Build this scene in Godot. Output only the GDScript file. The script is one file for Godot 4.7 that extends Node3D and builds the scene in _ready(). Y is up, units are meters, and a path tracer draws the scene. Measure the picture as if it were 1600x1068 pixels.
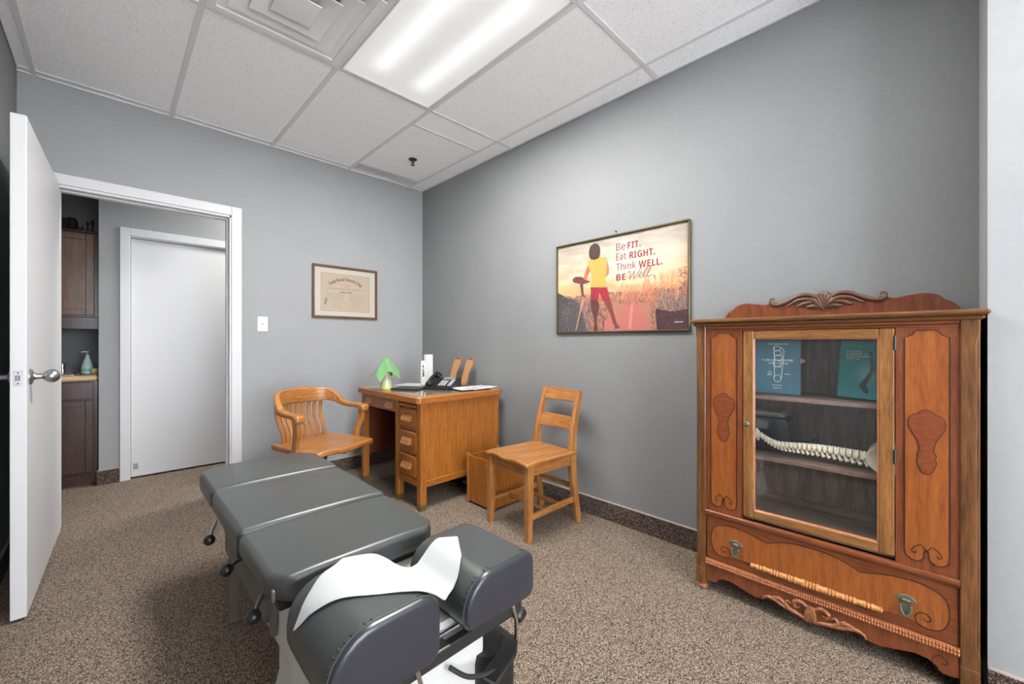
extends Node3D
# A small clinic room: treatment table, oak desk and chairs, carved display cabinet, door to a hallway.
# Plan coordinates: x to the right along the back wall, d into the distance (world z = -d), y up, metres.

# ---------------------------------------------------------------- geometry
class Geo:
	var T := PackedVector3Array()   # triangles, counter-clockwise seen from outside
	func tri(a: Vector3, b: Vector3, c: Vector3) -> void:
		T.append(a); T.append(b); T.append(c)
	func quad(a: Vector3, b: Vector3, c: Vector3, d: Vector3) -> void:
		tri(a, b, c); tri(a, c, d)
	func otri(a: Vector3, b: Vector3, c: Vector3, m: Vector3) -> void:
		if (b - a).cross(c - a).dot((a + b + c) / 3.0 - m) < 0.0: tri(a, c, b)
		else: tri(a, b, c)
	func oquad(a: Vector3, b: Vector3, c: Vector3, d: Vector3, m: Vector3) -> void:
		otri(a, b, c, m); otri(a, c, d, m)
	func box(c: Vector3, s: Vector3, b := 0.0, R := Basis.IDENTITY) -> Geo:
		var h := s * 0.5
		b = minf(b, minf(h.x, minf(h.y, h.z)) * 0.95)
		var vt = func(sg: Vector3, ax: int) -> Vector3:
			var p := Vector3.ZERO
			for k in 3: p[k] = sg[k] * (h[k] - (0.0 if k == ax else b))
			return c + R * p
		for ax in 3:
			var u := (ax + 1) % 3
			var w := (ax + 2) % 3
			for s1 in [-1.0, 1.0]:
				var q := []
				for e in [[-1, -1], [1, -1], [1, 1], [-1, 1]]:
					var sg := Vector3.ZERO
					sg[ax] = s1; sg[u] = e[0]; sg[w] = e[1]
					q.append(vt.call(sg, ax))
				oquad(q[0], q[1], q[2], q[3], c)
		if b > 0.0:
			for ax in 3:
				var u := (ax + 1) % 3
				var w := (ax + 2) % 3
				for e in [[-1, -1], [1, -1], [1, 1], [-1, 1]]:
					var lo := Vector3.ZERO
					lo[ax] = -1; lo[u] = e[0]; lo[w] = e[1]
					var hi := lo
					hi[ax] = 1
					oquad(vt.call(lo, u), vt.call(hi, u), vt.call(hi, w), vt.call(lo, w), c)
			for sx in [-1, 1]:
				for sy in [-1, 1]:
					for sz in [-1, 1]:
						var sg := Vector3(sx, sy, sz)
						otri(vt.call(sg, 0), vt.call(sg, 1), vt.call(sg, 2), c)
		return self
	func bx(x0: float, x1: float, y0: float, y1: float, z0: float, z1: float, b := 0.0) -> Geo:
		return box(Vector3(x0 + x1, y0 + y1, z0 + z1) * 0.5, Vector3(x1 - x0, y1 - y0, z1 - z0), b)
	func rbox(c: Vector3, s: Vector3, r: float, m := 4, inner := 3, R := Basis.IDENTITY) -> Geo:
		var h := s * 0.5
		r = minf(r, minf(h.x, minf(h.y, h.z)) * 0.999)
		var hi := h - Vector3.ONE * r
		var qs := []
		for k in 3:
			var l := []
			for i in m: l.append(-(hi[k] + r * tan(PI / 4.0 * (m - i) / m)))
			for i in inner + 1: l.append(lerpf(-hi[k], hi[k], float(i) / inner))
			for i in m: l.append(hi[k] + r * tan(PI / 4.0 * (i + 1) / m))
			qs.append(l)
		for ax in 3:
			var u := (ax + 1) % 3
			var w := (ax + 2) % 3
			for s1 in [-1.0, 1.0]:
				var g := []
				for i in qs[u].size():
					var row := []
					for j in qs[w].size():
						var q := Vector3.ZERO
						q[ax] = s1 * h[ax]; q[u] = qs[u][i]; q[w] = qs[w][j]
						var inn := q.clamp(-hi, hi)
						row.append(c + R * (inn + (q - inn).normalized() * r))
					g.append(row)
				for i in g.size() - 1:
					for j in g[0].size() - 1:
						oquad(g[i][j], g[i + 1][j], g[i + 1][j + 1], g[i][j + 1], c)
		return self
	func ball(c: Vector3, r: Vector3, n := 12) -> Geo:
		var g := []
		for i in n + 1:
			var row := []
			for j in n * 2:
				var a := PI * i / n
				var b := PI * j / n
				row.append(c + Vector3(sin(a) * cos(b) * r.x, cos(a) * r.y, sin(a) * sin(b) * r.z))
			g.append(row)
		for i in n:
			for j in n * 2:
				var k := (j + 1) % (n * 2)
				oquad(g[i][j], g[i + 1][j], g[i + 1][k], g[i][k], c)
		return self
	func lathe(prof: Array, seg := 20, o := Vector3.ZERO, R := Basis.IDENTITY) -> Geo:
		for i in prof.size() - 1:
			for j in seg:
				var t0 := TAU * j / seg
				var t1 := TAU * (j + 1) / seg
				var f = func(p: Vector2, t: float) -> Vector3: return o + R * Vector3(p.x * cos(t), p.y, p.x * sin(t))
				var a: Vector3 = f.call(prof[i], t0)
				var b: Vector3 = f.call(prof[i], t1)
				var c: Vector3 = f.call(prof[i + 1], t1)
				var d: Vector3 = f.call(prof[i + 1], t0)
				if prof[i].x > 1e-6: tri(a, c, b)
				if prof[i + 1].x > 1e-6: tri(a, d, c)
		return self
	func tube(path: Array, rad, sides := 8, caps := true) -> Geo:
		var n := path.size()
		var rings := []
		var up := Vector3.UP
		var t0: Vector3 = (path[1] - path[0]).normalized()
		if absf(t0.dot(up)) > 0.9: up = Vector3.RIGHT
		var N := (up - t0 * up.dot(t0)).normalized()
		for i in n:
			var t: Vector3 = (path[mini(i + 1, n - 1)] - path[maxi(i - 1, 0)]).normalized()
			N = (N - t * N.dot(t)).normalized()
			var B := t.cross(N)
			var r: float = rad[i] if rad is Array else rad
			var ring := []
			for j in sides:
				var a := TAU * j / sides
				ring.append(path[i] + (N * cos(a) + B * sin(a)) * r)
			rings.append(ring)
		_rings(rings, caps, path[0], path[n - 1])
		return self
	func _rings(rings: Array, caps: bool, c0: Vector3, c1: Vector3) -> void:
		var n := rings.size()
		var s: int = rings[0].size()
		for i in n - 1:
			for j in s:
				var k := (j + 1) % s
				quad(rings[i][j], rings[i][k], rings[i + 1][k], rings[i + 1][j])
		if caps:
			for j in s:
				var k := (j + 1) % s
				tri(c0, rings[0][k], rings[0][j])
				tri(c1, rings[n - 1][j], rings[n - 1][k])
	# section: 2d outline (side, up), counter-clockwise; one per path point or one for all
	func sweep(path: Array, section, up: Vector3, caps := true) -> Geo:
		var n := path.size()
		var rings := []
		for i in n:
			var t: Vector3 = (path[mini(i + 1, n - 1)] - path[maxi(i - 1, 0)]).normalized()
			var N := up.cross(t).normalized()
			var B := t.cross(N)
			var sec: PackedVector2Array = section[i] if section is Array else section
			var ring := []
			for q in sec: ring.append(path[i] + N * q.x + B * q.y)
			rings.append(ring)
		_rings(rings, caps, path[0], path[n - 1])
		return self
	func loft(rings: Array, caps := true) -> Geo:
		var c0 := Vector3.ZERO
		for p in rings[0]: c0 += p
		c0 /= rings[0].size()
		var c1 := Vector3.ZERO
		for p in rings[-1]: c1 += p
		c1 /= rings[-1].size()
		var s: int = rings[0].size()
		var m := rings.size() / 2
		var cm := Vector3.ZERO
		for p in rings[m]: cm += p
		cm /= s
		var score := 0.0
		for j in s:
			var k := (j + 1) % s
			var a: Vector3 = rings[m][j]
			var b: Vector3 = rings[m][k]
			var c: Vector3 = rings[m - 1][j]
			score += (b - a).cross(a - c).dot(a - cm)
		if score < 0.0:
			for r in rings: r.reverse()
		_rings(rings, caps, c0, c1)
		return self
	# outline in x/y pushed from z0 to z1, front edge bevelled
	func prism(poly: PackedVector2Array, z0: float, z1: float, b := 0.0, X := Transform3D.IDENTITY) -> Geo:
		var p := poly
		if Geometry2D.is_polygon_clockwise(p):
			p = p.duplicate(); p.reverse()
		var n := p.size()
		var q := p.duplicate()
		if b > 0.0:
			for i in n:
				var e0 := (p[i] - p[(i + n - 1) % n]).normalized()
				var e1 := (p[(i + 1) % n] - p[i]).normalized()
				var nn := Vector2(-e0.y - e1.y, e0.x + e1.x)
				if nn.length() > 0.01:
					nn = nn.normalized()
					var k := maxf(0.5, nn.dot(Vector2(-e0.y, e0.x)))
					q[i] = p[i] + nn * b / k
		var ix := Geometry2D.triangulate_polygon(p)
		for i in range(0, ix.size(), 3):
			var a := p[ix[i]]; var bb := p[ix[i + 1]]; var c := p[ix[i + 2]]
			var ccw := (bb - a).cross(c - a) > 0.0
			var i1 := ix[i + 1] if ccw else ix[i + 2]
			var i2 := ix[i + 2] if ccw else ix[i + 1]
			tri(X * Vector3(q[ix[i]].x, q[ix[i]].y, z1), X * Vector3(q[i1].x, q[i1].y, z1), X * Vector3(q[i2].x, q[i2].y, z1))
			tri(X * Vector3(a.x, a.y, z0), X * Vector3(p[i2].x, p[i2].y, z0), X * Vector3(p[i1].x, p[i1].y, z0))
		for i in n:
			var k := (i + 1) % n
			var zb := z1 - b
			quad(X * Vector3(p[i].x, p[i].y, z0), X * Vector3(p[k].x, p[k].y, z0), X * Vector3(p[k].x, p[k].y, zb), X * Vector3(p[i].x, p[i].y, zb))
			if b > 0.0:
				quad(X * Vector3(p[i].x, p[i].y, zb), X * Vector3(p[k].x, p[k].y, zb), X * Vector3(q[k].x, q[k].y, z1), X * Vector3(q[i].x, q[i].y, z1))
		return self
	# a flat strip along a 2d line, lying at z0 and z1 - z0 thick
	func ribbon(pts: Array, w: float, z0: float, z1: float) -> Geo:
		var n := pts.size()
		var L := []
		var Rr := []
		for i in n:
			var t: Vector2 = (pts[mini(i + 1, n - 1)] - pts[maxi(i - 1, 0)]).normalized()
			var nn := Vector2(-t.y, t.x) * w * 0.5
			L.append(pts[i] + nn); Rr.append(pts[i] - nn)
		for i in n - 1:
			var a := Vector3(Rr[i].x, Rr[i].y, z1); var b := Vector3(Rr[i + 1].x, Rr[i + 1].y, z1)
			var c := Vector3(L[i + 1].x, L[i + 1].y, z1); var d := Vector3(L[i].x, L[i].y, z1)
			var dz := Vector3(0, 0, z0 - z1)
			quad(a, b, c, d); quad(a + dz, b + dz, b, a); quad(d, c, c + dz, d + dz)
		return self
	func moved(f: Callable) -> Geo:
		for i in T.size(): T[i] = f.call(T[i])
		return self
	func xf(m: Transform3D) -> Geo:
		for i in T.size(): T[i] = m * T[i]
		return self
	func join(o: Geo, m := Transform3D.IDENTITY) -> Geo:
		for p in o.T: T.append(m * p)
		return self
	func finish(angle := 35.0) -> ArrayMesh:
		var n := T.size() / 3
		var fn := PackedVector3Array(); fn.resize(n)
		var near := {}
		for i in n:
			fn[i] = (T[i * 3 + 1] - T[i * 3]).cross(T[i * 3 + 2] - T[i * 3])
			for k in 3:
				var key := Vector3i((T[i * 3 + k] * 40000.0).round())
				if near.has(key): near[key].append(i)
				else: near[key] = [i]
		var ca := cos(deg_to_rad(angle))
		var V := PackedVector3Array(); V.resize(n * 3)
		var N := PackedVector3Array(); N.resize(n * 3)
		for i in n:
			var f := fn[i]
			var fu := f.normalized()
			for k in 3:
				var key := Vector3i((T[i * 3 + k] * 40000.0).round())
				var s := Vector3.ZERO
				for o in near[key]:
					if fn[o].normalized().dot(fu) > ca: s += fn[o]
				var at: int = i * 3 + [0, 2, 1][k]
				V[at] = T[i * 3 + k]
				N[at] = s.normalized() if s.length_squared() > 1e-24 else fu
		var arr := []
		arr.resize(Mesh.ARRAY_MAX)
		arr[Mesh.ARRAY_VERTEX] = V
		arr[Mesh.ARRAY_NORMAL] = N
		var m := ArrayMesh.new()
		m.add_surface_from_arrays(Mesh.PRIMITIVE_TRIANGLES, arr)
		return m

# ---------------------------------------------------------------- scene helpers
var taken := {}
func numbered(called: String) -> String:
	if not taken.has(called):
		taken[called] = 0
		return called
	taken[called] += 1
	return "%s_%03d" % [called, taken[called]]
func P(x: float, y: float, d: float) -> Vector3:
	return Vector3(x, y, -d)
func thing(called: String, label: String, category: String, at := Vector3.ZERO, turn := 0.0, group := "") -> Node3D:
	var o := Node3D.new()
	o.name = numbered(called)
	add_child(o)
	o.position = at
	o.rotation_degrees.y = turn
	o.set_meta("label", label); o.set_meta("category", category)
	if group != "": o.set_meta("group", group)
	return o
func setting(called: String) -> Node3D:
	var o := Node3D.new()
	o.name = numbered(called)
	add_child(o)
	o.set_meta("kind", "structure")
	return o
func put(parent: Node, called: String, mesh: Mesh, m: Material, X := Transform3D.IDENTITY) -> MeshInstance3D:
	var o := MeshInstance3D.new()
	o.name = numbered(called) if parent == self else called
	o.mesh = mesh
	o.material_override = m
	o.transform = X
	o.cast_shadow = GeometryInstance3D.SHADOW_CASTING_SETTING_ON
	parent.add_child(o, true)
	return o
func part(parent: Node, called: String, g: Geo, m: Material, angle := 35.0, label := "") -> MeshInstance3D:
	var o := put(parent, called, g.finish(angle), m)
	if label != "": o.set_meta("label", label)
	return o
func shell(called: String, g: Geo, m: Material) -> MeshInstance3D:
	var o := part(self, called, g, m)
	o.set_meta("kind", "structure")
	return o
func slab(x0: float, x1: float, y0: float, y1: float, d0: float, d1: float, b := 0.0) -> Geo:
	return Geo.new().bx(x0, x1, y0, y1, -d1, -d0, b)
func rect2(w: float, h: float, r := 0.0, seg := 3) -> PackedVector2Array:
	var o := PackedVector2Array()
	for c in [[1, -1, -90], [1, 1, 0], [-1, 1, 90], [-1, -1, 180]]:
		if r <= 0.0:
			o.append(Vector2(c[0] * w * 0.5, c[1] * h * 0.5))
			continue
		for i in seg + 1:
			var a := deg_to_rad(c[2] + 90.0 * i / seg)
			o.append(Vector2(c[0] * (w * 0.5 - r) + cos(a) * r, c[1] * (h * 0.5 - r) + sin(a) * r))
	return o
func smooth2(pts: Array, n := 5, closed := false) -> Array:
	var o := []
	var m := pts.size()
	for i in (m if closed else m - 1):
		var a: Vector2 = pts[(i - 1 + m) % m] if closed else pts[maxi(i - 1, 0)]
		var b: Vector2 = pts[i]
		var c: Vector2 = pts[(i + 1) % m]
		var d: Vector2 = pts[(i + 2) % m] if closed else pts[mini(i + 2, m - 1)]
		for k in n: o.append(b.cubic_interpolate(c, a, d, float(k) / n))
	if not closed: o.append(pts[-1])
	return o
func smooth3(pts: Array, n := 5) -> Array:
	var o := []
	var m := pts.size()
	for i in m - 1:
		for k in n:
			o.append(pts[i].cubic_interpolate(pts[i + 1], pts[maxi(i - 1, 0)], pts[mini(i + 2, m - 1)], float(k) / n))
	o.append(pts[-1])
	return o
func pv(a: Array) -> PackedVector2Array:
	return PackedVector2Array(a)

# ---------------------------------------------------------------- materials
func c8(r: int, g: int, b: int) -> Color:
	return Color8(r, g, b)
func mat(c: Color, rough := 0.6, metal := 0.0) -> StandardMaterial3D:
	var m := StandardMaterial3D.new()
	m.albedo_color = c; m.roughness = rough; m.metallic = metal
	return m
func noise_image(size: int, freq: float, seed_: int, octaves := 3) -> Image:
	var n := FastNoiseLite.new()
	n.noise_type = FastNoiseLite.TYPE_SIMPLEX_SMOOTH
	n.frequency = freq; n.seed = seed_; n.fractal_octaves = octaves
	var im := n.get_seamless_image(size, size)
	im.convert(Image.FORMAT_L8)
	return im
func ramp_tex(stops: Array, coarse: float, fine: float, seed_: int, mixf := 0.5, size := 256) -> ImageTexture:
	var a := noise_image(size, coarse, seed_).get_data()
	var b := noise_image(size, fine, seed_ + 7, 2).get_data()
	var g := Gradient.new()
	g.offsets = PackedFloat32Array([0.12, 0.5, 0.88])
	g.colors = PackedColorArray(stops)
	var lut := PackedByteArray()
	for i in 256:
		var c := g.sample(i / 255.0)
		lut.append_array([int(c.r * 255), int(c.g * 255), int(c.b * 255)])
	var out := PackedByteArray(); out.resize(size * size * 3)
	for i in size * size:
		var v := int(a[i] * (1.0 - mixf) + b[i] * mixf) * 3
		out[i * 3] = lut[v]; out[i * 3 + 1] = lut[v + 1]; out[i * 3 + 2] = lut[v + 2]
	return ImageTexture.create_from_image(Image.create_from_data(size, size, false, Image.FORMAT_RGB8, out))
func tri_mat(tex: Texture2D, scale_: Vector3, rough: float, coat := 0.0) -> StandardMaterial3D:
	var m := StandardMaterial3D.new()
	m.albedo_texture = tex
	m.uv1_triplanar = true
	m.uv1_triplanar_sharpness = 8.0
	m.uv1_scale = scale_
	m.roughness = rough
	if coat > 0.0:
		m.clearcoat_enabled = true; m.clearcoat = coat; m.clearcoat_roughness = 0.15
	return m
var grain := {0: Vector3(0.55, 7, 7), 1: Vector3(7, 0.55, 7), 2: Vector3(7, 7, 0.55)}
func wood(tex: Texture2D, axis: int, rough := 0.38, coat := 0.25) -> StandardMaterial3D:
	return tri_mat(tex, grain[axis], rough, coat)

# ---------------------------------------------------------------- painting prints
func fill_poly(im: Image, pts: Array, c: Color) -> void:
	var lo := 1e9
	var hi := -1e9
	for p in pts:
		lo = minf(lo, p.y); hi = maxf(hi, p.y)
	for y in range(maxi(0, int(floor(lo))), mini(im.get_height() - 1, int(ceil(hi))) + 1):
		var xs := []
		for i in pts.size():
			var a: Vector2 = pts[i]
			var b: Vector2 = pts[(i + 1) % pts.size()]
			var yy := y + 0.5
			if (a.y <= yy) != (b.y <= yy): xs.append(a.x + (b.x - a.x) * (yy - a.y) / (b.y - a.y))
		xs.sort()
		for k in range(0, xs.size() - 1, 2):
			var x0 := int(round(xs[k]))
			im.fill_rect(Rect2i(x0, y, maxi(1, int(round(xs[k + 1])) - x0), 1), c)
func stroke(im: Image, pts: Array, w: float, c: Color) -> void:
	for i in pts.size() - 1:
		var a: Vector2 = pts[i]
		var b: Vector2 = pts[i + 1]
		var t := (b - a)
		if t.length() < 0.01: continue
		t = t.normalized()
		var n := Vector2(-t.y, t.x) * w * 0.5
		var e := t * w * 0.35
		fill_poly(im, [a - e + n, b + e + n, b + e - n, a - e - n], c)
func oval(im: Image, c: Vector2, r: Vector2, col: Color) -> void:
	var p := []
	for i in 24: p.append(c + Vector2(cos(TAU * i / 24.0) * r.x, sin(TAU * i / 24.0) * r.y))
	fill_poly(im, p, col)
func print_mat(im: Image, rough := 0.5) -> StandardMaterial3D:
	var m := mat(Color.WHITE, rough)
	m.albedo_texture = ImageTexture.create_from_image(im)
	return m
# words fitted into boxes: [text, x0, x1, baseline, cap height, bold]
func lettering(parent: Node, called: String, words: Array, z: float, m: Material, serif := false) -> void:
	var st := SurfaceTool.new()
	st.begin(Mesh.PRIMITIVE_TRIANGLES)
	for w in words:
		var tm := TextMesh.new()
		var f := SystemFont.new()
		f.font_names = PackedStringArray(["Droid Serif" if serif else "Droid Sans"])
		if w[5]: f.font_weight = 700
		tm.font = f
		tm.text = w[0]
		tm.font_size = 32
		tm.pixel_size = 0.01
		tm.depth = 0.02
		tm.curve_step = 2.0
		tm.horizontal_alignment = HORIZONTAL_ALIGNMENT_LEFT
		tm.vertical_alignment = VERTICAL_ALIGNMENT_BOTTOM
		var bb := tm.get_aabb()
		var cap := 32 * 0.01 * 0.714
		var sx: float = (w[2] - w[1]) / bb.size.x
		var sy: float = w[4] / cap
		var ref := TextMesh.new()
		ref.font = f; ref.text = "H"; ref.font_size = 32; ref.pixel_size = 0.01; ref.depth = 0.02
		ref.vertical_alignment = VERTICAL_ALIGNMENT_BOTTOM
		var base := ref.get_aabb().position.y
		var X := Transform3D(Basis.from_scale(Vector3(sx, sy, 0.02)), Vector3(w[1] - bb.position.x * sx, w[3] - base * sy, z))
		if w.size() > 6: X = Transform3D(Basis(Vector3(0, 0, 1), w[6]), Vector3(w[1], w[3], z)) * Transform3D(Basis.from_scale(Vector3(sx, sy, 0.02)), Vector3(-bb.get_center().x * sx, -base * sy, 0))
		st.append_from(tm, 0, X)
	put(parent, called, st.commit(), m)

# ---------------------------------------------------------------- the place
const CEIL := 2.66
const XB := 2.266      # right wall
const DA := 3.607      # back wall
const XC := -0.376     # left wall
var M := {}
var rng := RandomNumberGenerator.new()

func _ready() -> void:
	rng.seed = 11
	# camera, surroundings, exposure
	var cam := Camera3D.new()
	cam.name = "camera"
	add_child(cam)
	cam.position = P(0, 1.133, 0)
	cam.rotation_degrees = Vector3(0, -44.5, 0)
	cam.keep_aspect = Camera3D.KEEP_HEIGHT
	cam.fov = 79.78
	cam.near = 0.02
	cam.current = true
	var we := WorldEnvironment.new()
	we.name = "surroundings"
	var e := Environment.new()
	e.background_mode = Environment.BG_COLOR
	e.background_color = c8(236, 240, 246)
	e.background_energy_multiplier = 10.0
	e.tonemap_mode = Environment.TONE_MAPPER_LINEAR
	e.tonemap_exposure = 2.1
	e.sdfgi_enabled = true
	e.ssao_enabled = true
	e.ssil_enabled = true
	we.environment = e
	add_child(we)
	materials()
	room()
	fixtures()
	hallway()
	treatment_table()
	desk()
	desk_items()
	armchair()
	side_chair()
	waste_bin()
	display_cabinet()
	cabinet_items()
	wall_pictures()

func materials() -> void:
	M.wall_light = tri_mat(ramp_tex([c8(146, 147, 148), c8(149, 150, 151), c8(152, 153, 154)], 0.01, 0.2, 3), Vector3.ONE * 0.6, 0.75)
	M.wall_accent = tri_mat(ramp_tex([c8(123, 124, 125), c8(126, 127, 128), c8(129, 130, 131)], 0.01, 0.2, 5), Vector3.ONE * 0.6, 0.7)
	M.white_paint = mat(c8(200, 200, 201), 0.42)
	M.plastic_white = mat(c8(212, 212, 210), 0.35)
	M.tee = mat(c8(212, 213, 214), 0.55)
	M.vent_metal = mat(c8(222, 223, 223), 0.5)
	M.chrome = mat(c8(205, 205, 205), 0.16, 1.0)
	M.satin_steel = mat(c8(170, 170, 172), 0.35, 1.0)
	M.dark_steel = mat(c8(70, 72, 72), 0.45, 0.8)
	M.black_plastic = mat(c8(26, 27, 29), 0.35)
	M.black_rubber = mat(c8(22, 22, 23), 0.6)
	M.vinyl = mat(c8(64, 66, 65), 0.33)
	M.vinyl.heightmap_enabled = false
	M.vinyl_end = mat(c8(47, 47, 54), 0.3)
	M.base_white = mat(c8(200, 200, 197), 0.4)
	M.base_grey = mat(c8(96, 96, 93), 0.5)
	M.leg_metal = mat(c8(110, 104, 98), 0.5, 0.4)
	M.paper = mat(c8(174, 175, 175), 0.85)
	var oak := ramp_tex([c8(124, 70, 22), c8(150, 90, 32), c8(172, 110, 46)], 0.02, 0.09, 21)
	M.oak_x = wood(oak, 0); M.oak_y = wood(oak, 1); M.oak_z = wood(oak, 2)
	var chair_oak := ramp_tex([c8(126, 76, 34), c8(158, 104, 52), c8(184, 132, 76)], 0.02, 0.09, 31)
	M.chair_x = wood(chair_oak, 0, 0.34); M.chair_y = wood(chair_oak, 1, 0.34); M.chair_z = wood(chair_oak, 2, 0.34)
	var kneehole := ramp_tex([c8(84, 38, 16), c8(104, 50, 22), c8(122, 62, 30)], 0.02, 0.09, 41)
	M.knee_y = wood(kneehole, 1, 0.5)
	# display cabinet
	var frame_w := ramp_tex([c8(66, 40, 20), c8(98, 62, 32), c8(128, 86, 46)], 0.018, 0.07, 51)
	M.cab_frame_x = wood(frame_w, 0, 0.32); M.cab_frame_y = wood(frame_w, 1, 0.32)
	var door_w := ramp_tex([c8(92, 58, 28), c8(128, 86, 44), c8(156, 110, 62)], 0.018, 0.1, 55)
	M.cab_door_x = wood(door_w, 0, 0.34); M.cab_door_y = wood(door_w, 1, 0.34)
	var red_w := ramp_tex([c8(86, 42, 22), c8(112, 58, 30), c8(132, 74, 42)], 0.018, 0.08, 61)
	M.cab_red_x = wood(red_w, 0, 0.3); M.cab_red_y = wood(red_w, 1, 0.3)
	var amber := ramp_tex([c8(114, 58, 21), c8(136, 74, 30), c8(153, 91, 41)], 0.02, 0.1, 65)
	M.cab_amber_y = wood(amber, 1, 0.3)
	var burl := ramp_tex([c8(96, 44, 22), c8(116, 58, 28), c8(132, 72, 36)], 0.03, 0.09, 71)
	M.cab_burl = tri_mat(burl, Vector3(3, 9, 3), 0.3, 0.25)
	var carve := ramp_tex([c8(98, 56, 34), c8(140, 86, 54), c8(176, 118, 80)], 0.03, 0.1, 75)
	M.cab_carve = tri_mat(carve, Vector3(9, 9, 9), 0.4, 0.2)
	var crest := ramp_tex([c8(62, 40, 30), c8(92, 62, 46), c8(122, 88, 66)], 0.03, 0.1, 76)
	M.cab_crest = tri_mat(crest, Vector3(9, 9, 9), 0.38, 0.2)
	var rope := ramp_tex([c8(134, 74, 42), c8(172, 106, 66), c8(206, 148, 106)], 0.03, 0.1, 77)
	M.cab_rope = tri_mat(rope, Vector3(9, 9, 9), 0.4, 0.2)
	var turned := ramp_tex([c8(140, 84, 42), c8(186, 124, 68), c8(214, 166, 112)], 0.03, 0.1, 79)
	M.cab_turned = tri_mat(turned, Vector3(9, 9, 9), 0.36, 0.2)
	var inside := ramp_tex([c8(100, 80, 70), c8(126, 102, 90), c8(146, 122, 108)], 0.018, 0.08, 81)
	M.cab_inside_x = wood(inside, 0, 0.5); M.cab_inside_y = wood(inside, 1, 0.5)
	M.inlay = mat(c8(40, 20, 10), 0.5)
	M.brass_old = mat(c8(104, 106, 92), 0.42, 0.5)
	M.pane = mat(Color(0.3, 0.35, 0.35, 0.05), 0.02)
	M.pane.transparency = BaseMaterial3D.TRANSPARENCY_ALPHA
	M.picture_glass = mat(Color(0.3, 0.32, 0.32, 0.04), 0.12)
	M.picture_glass.transparency = BaseMaterial3D.TRANSPARENCY_ALPHA
	M.picture_glass.metallic_specular = 0.15
	# kitchen woods
	var espresso := ramp_tex([c8(44, 24, 15), c8(60, 35, 23), c8(76, 47, 32)], 0.018, 0.08, 91)
	M.espresso_y = wood(espresso, 1, 0.4)
	var walnut := ramp_tex([c8(92, 58, 36), c8(116, 78, 52), c8(134, 94, 66)], 0.02, 0.08, 95)
	M.walnut_y = wood(walnut, 1, 0.45)
	M.counter = tri_mat(ramp_tex([c8(176, 142, 100), c8(204, 172, 128), c8(226, 200, 160)], 0.05, 0.3, 99), Vector3.ONE * 5, 0.4)
	# ceiling tile: fissured mineral board
	var tile := Image.create(512, 512, false, Image.FORMAT_RGB8)
	tile.fill(c8(243, 244, 245))
	var rt := RandomNumberGenerator.new()
	rt.seed = 5
	for i in 2600:
		var v := rt.randi_range(140, 200)
		tile.fill_rect(Rect2i(rt.randi_range(0, 510), rt.randi_range(0, 510), rt.randi_range(1, 3), rt.randi_range(1, 2)), c8(v, v, v))
	for i in 900:
		tile.fill_rect(Rect2i(rt.randi_range(0, 510), rt.randi_range(0, 510), rt.randi_range(1, 2), rt.randi_range(1, 2)), c8(92, 92, 92))
	M.tile = tri_mat(ImageTexture.create_from_image(tile), Vector3.ONE * 2.1, 0.9)
	M.tile.uv1_world_triplanar = true
	M.tile_plain = tri_mat(ramp_tex([c8(240, 241, 242), c8(243, 244, 245), c8(246, 247, 248)], 0.03, 0.3, 13), Vector3.ONE * 2, 0.9)
	M.carpet = carpet([c8(172, 158, 140), c8(150, 132, 113), c8(134, 114, 95), c8(112, 94, 78), c8(86, 72, 60), c8(58, 48, 41)], [0.2, 0.26, 0.22, 0.16, 0.1, 0.06], 17)
	M.carpet_base = carpet([c8(150, 132, 120), c8(116, 96, 86), c8(88, 70, 62), c8(64, 50, 45), c8(46, 36, 33), c8(38, 30, 28)], [0.16, 0.2, 0.2, 0.18, 0.14, 0.12], 19)

func carpet(cols: Array, share: Array, seed_: int) -> StandardMaterial3D:
	var S := 1024
	var r := RandomNumberGenerator.new()
	r.seed = seed_
	var im := Image.create(S, S, false, Image.FORMAT_RGB8)
	im.fill(cols[5])
	var hm := Image.create(S, S, false, Image.FORMAT_L8)
	hm.fill(Color(0.1, 0.1, 0.1))
	var patch := FastNoiseLite.new()
	patch.seed = seed_
	patch.frequency = 0.02
	for row in 128:
		for col in 128:
			var x := col * 8 + (4 if row % 2 == 1 else 0) + r.randi_range(-1, 1)
			var y := row * 8 + r.randi_range(-1, 1)
			var t := r.randf()
			var k := 0
			while k < 5 and t > share[k]:
				t -= share[k]; k += 1
			var c: Color = cols[k]
			var dv := r.randf_range(-0.03, 0.03)
			c = Color(c.r + dv, c.g + dv, c.b + dv)
			for ox in [0, -S]:
				var xx: int = x + ox
				im.fill_rect(Rect2i(xx, y + 1, 7, 5), c)
				im.fill_rect(Rect2i(xx + 1, y, 5, 7), c)
				hm.fill_rect(Rect2i(xx, y + 1, 7, 5), Color(0.5, 0.5, 0.5))
				hm.fill_rect(Rect2i(xx + 1, y, 5, 7), Color(0.6, 0.6, 0.6))
				hm.fill_rect(Rect2i(xx + 2, y + 2, 3, 3), Color(0.95, 0.95, 0.95))
	var m := tri_mat(ImageTexture.create_from_image(im), Vector3.ONE * 1.8, 0.95)
	m.uv1_world_triplanar = true
	m.heightmap_enabled = true
	m.heightmap_texture = ImageTexture.create_from_image(hm)
	m.heightmap_scale = 0.16
	return m

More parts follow.
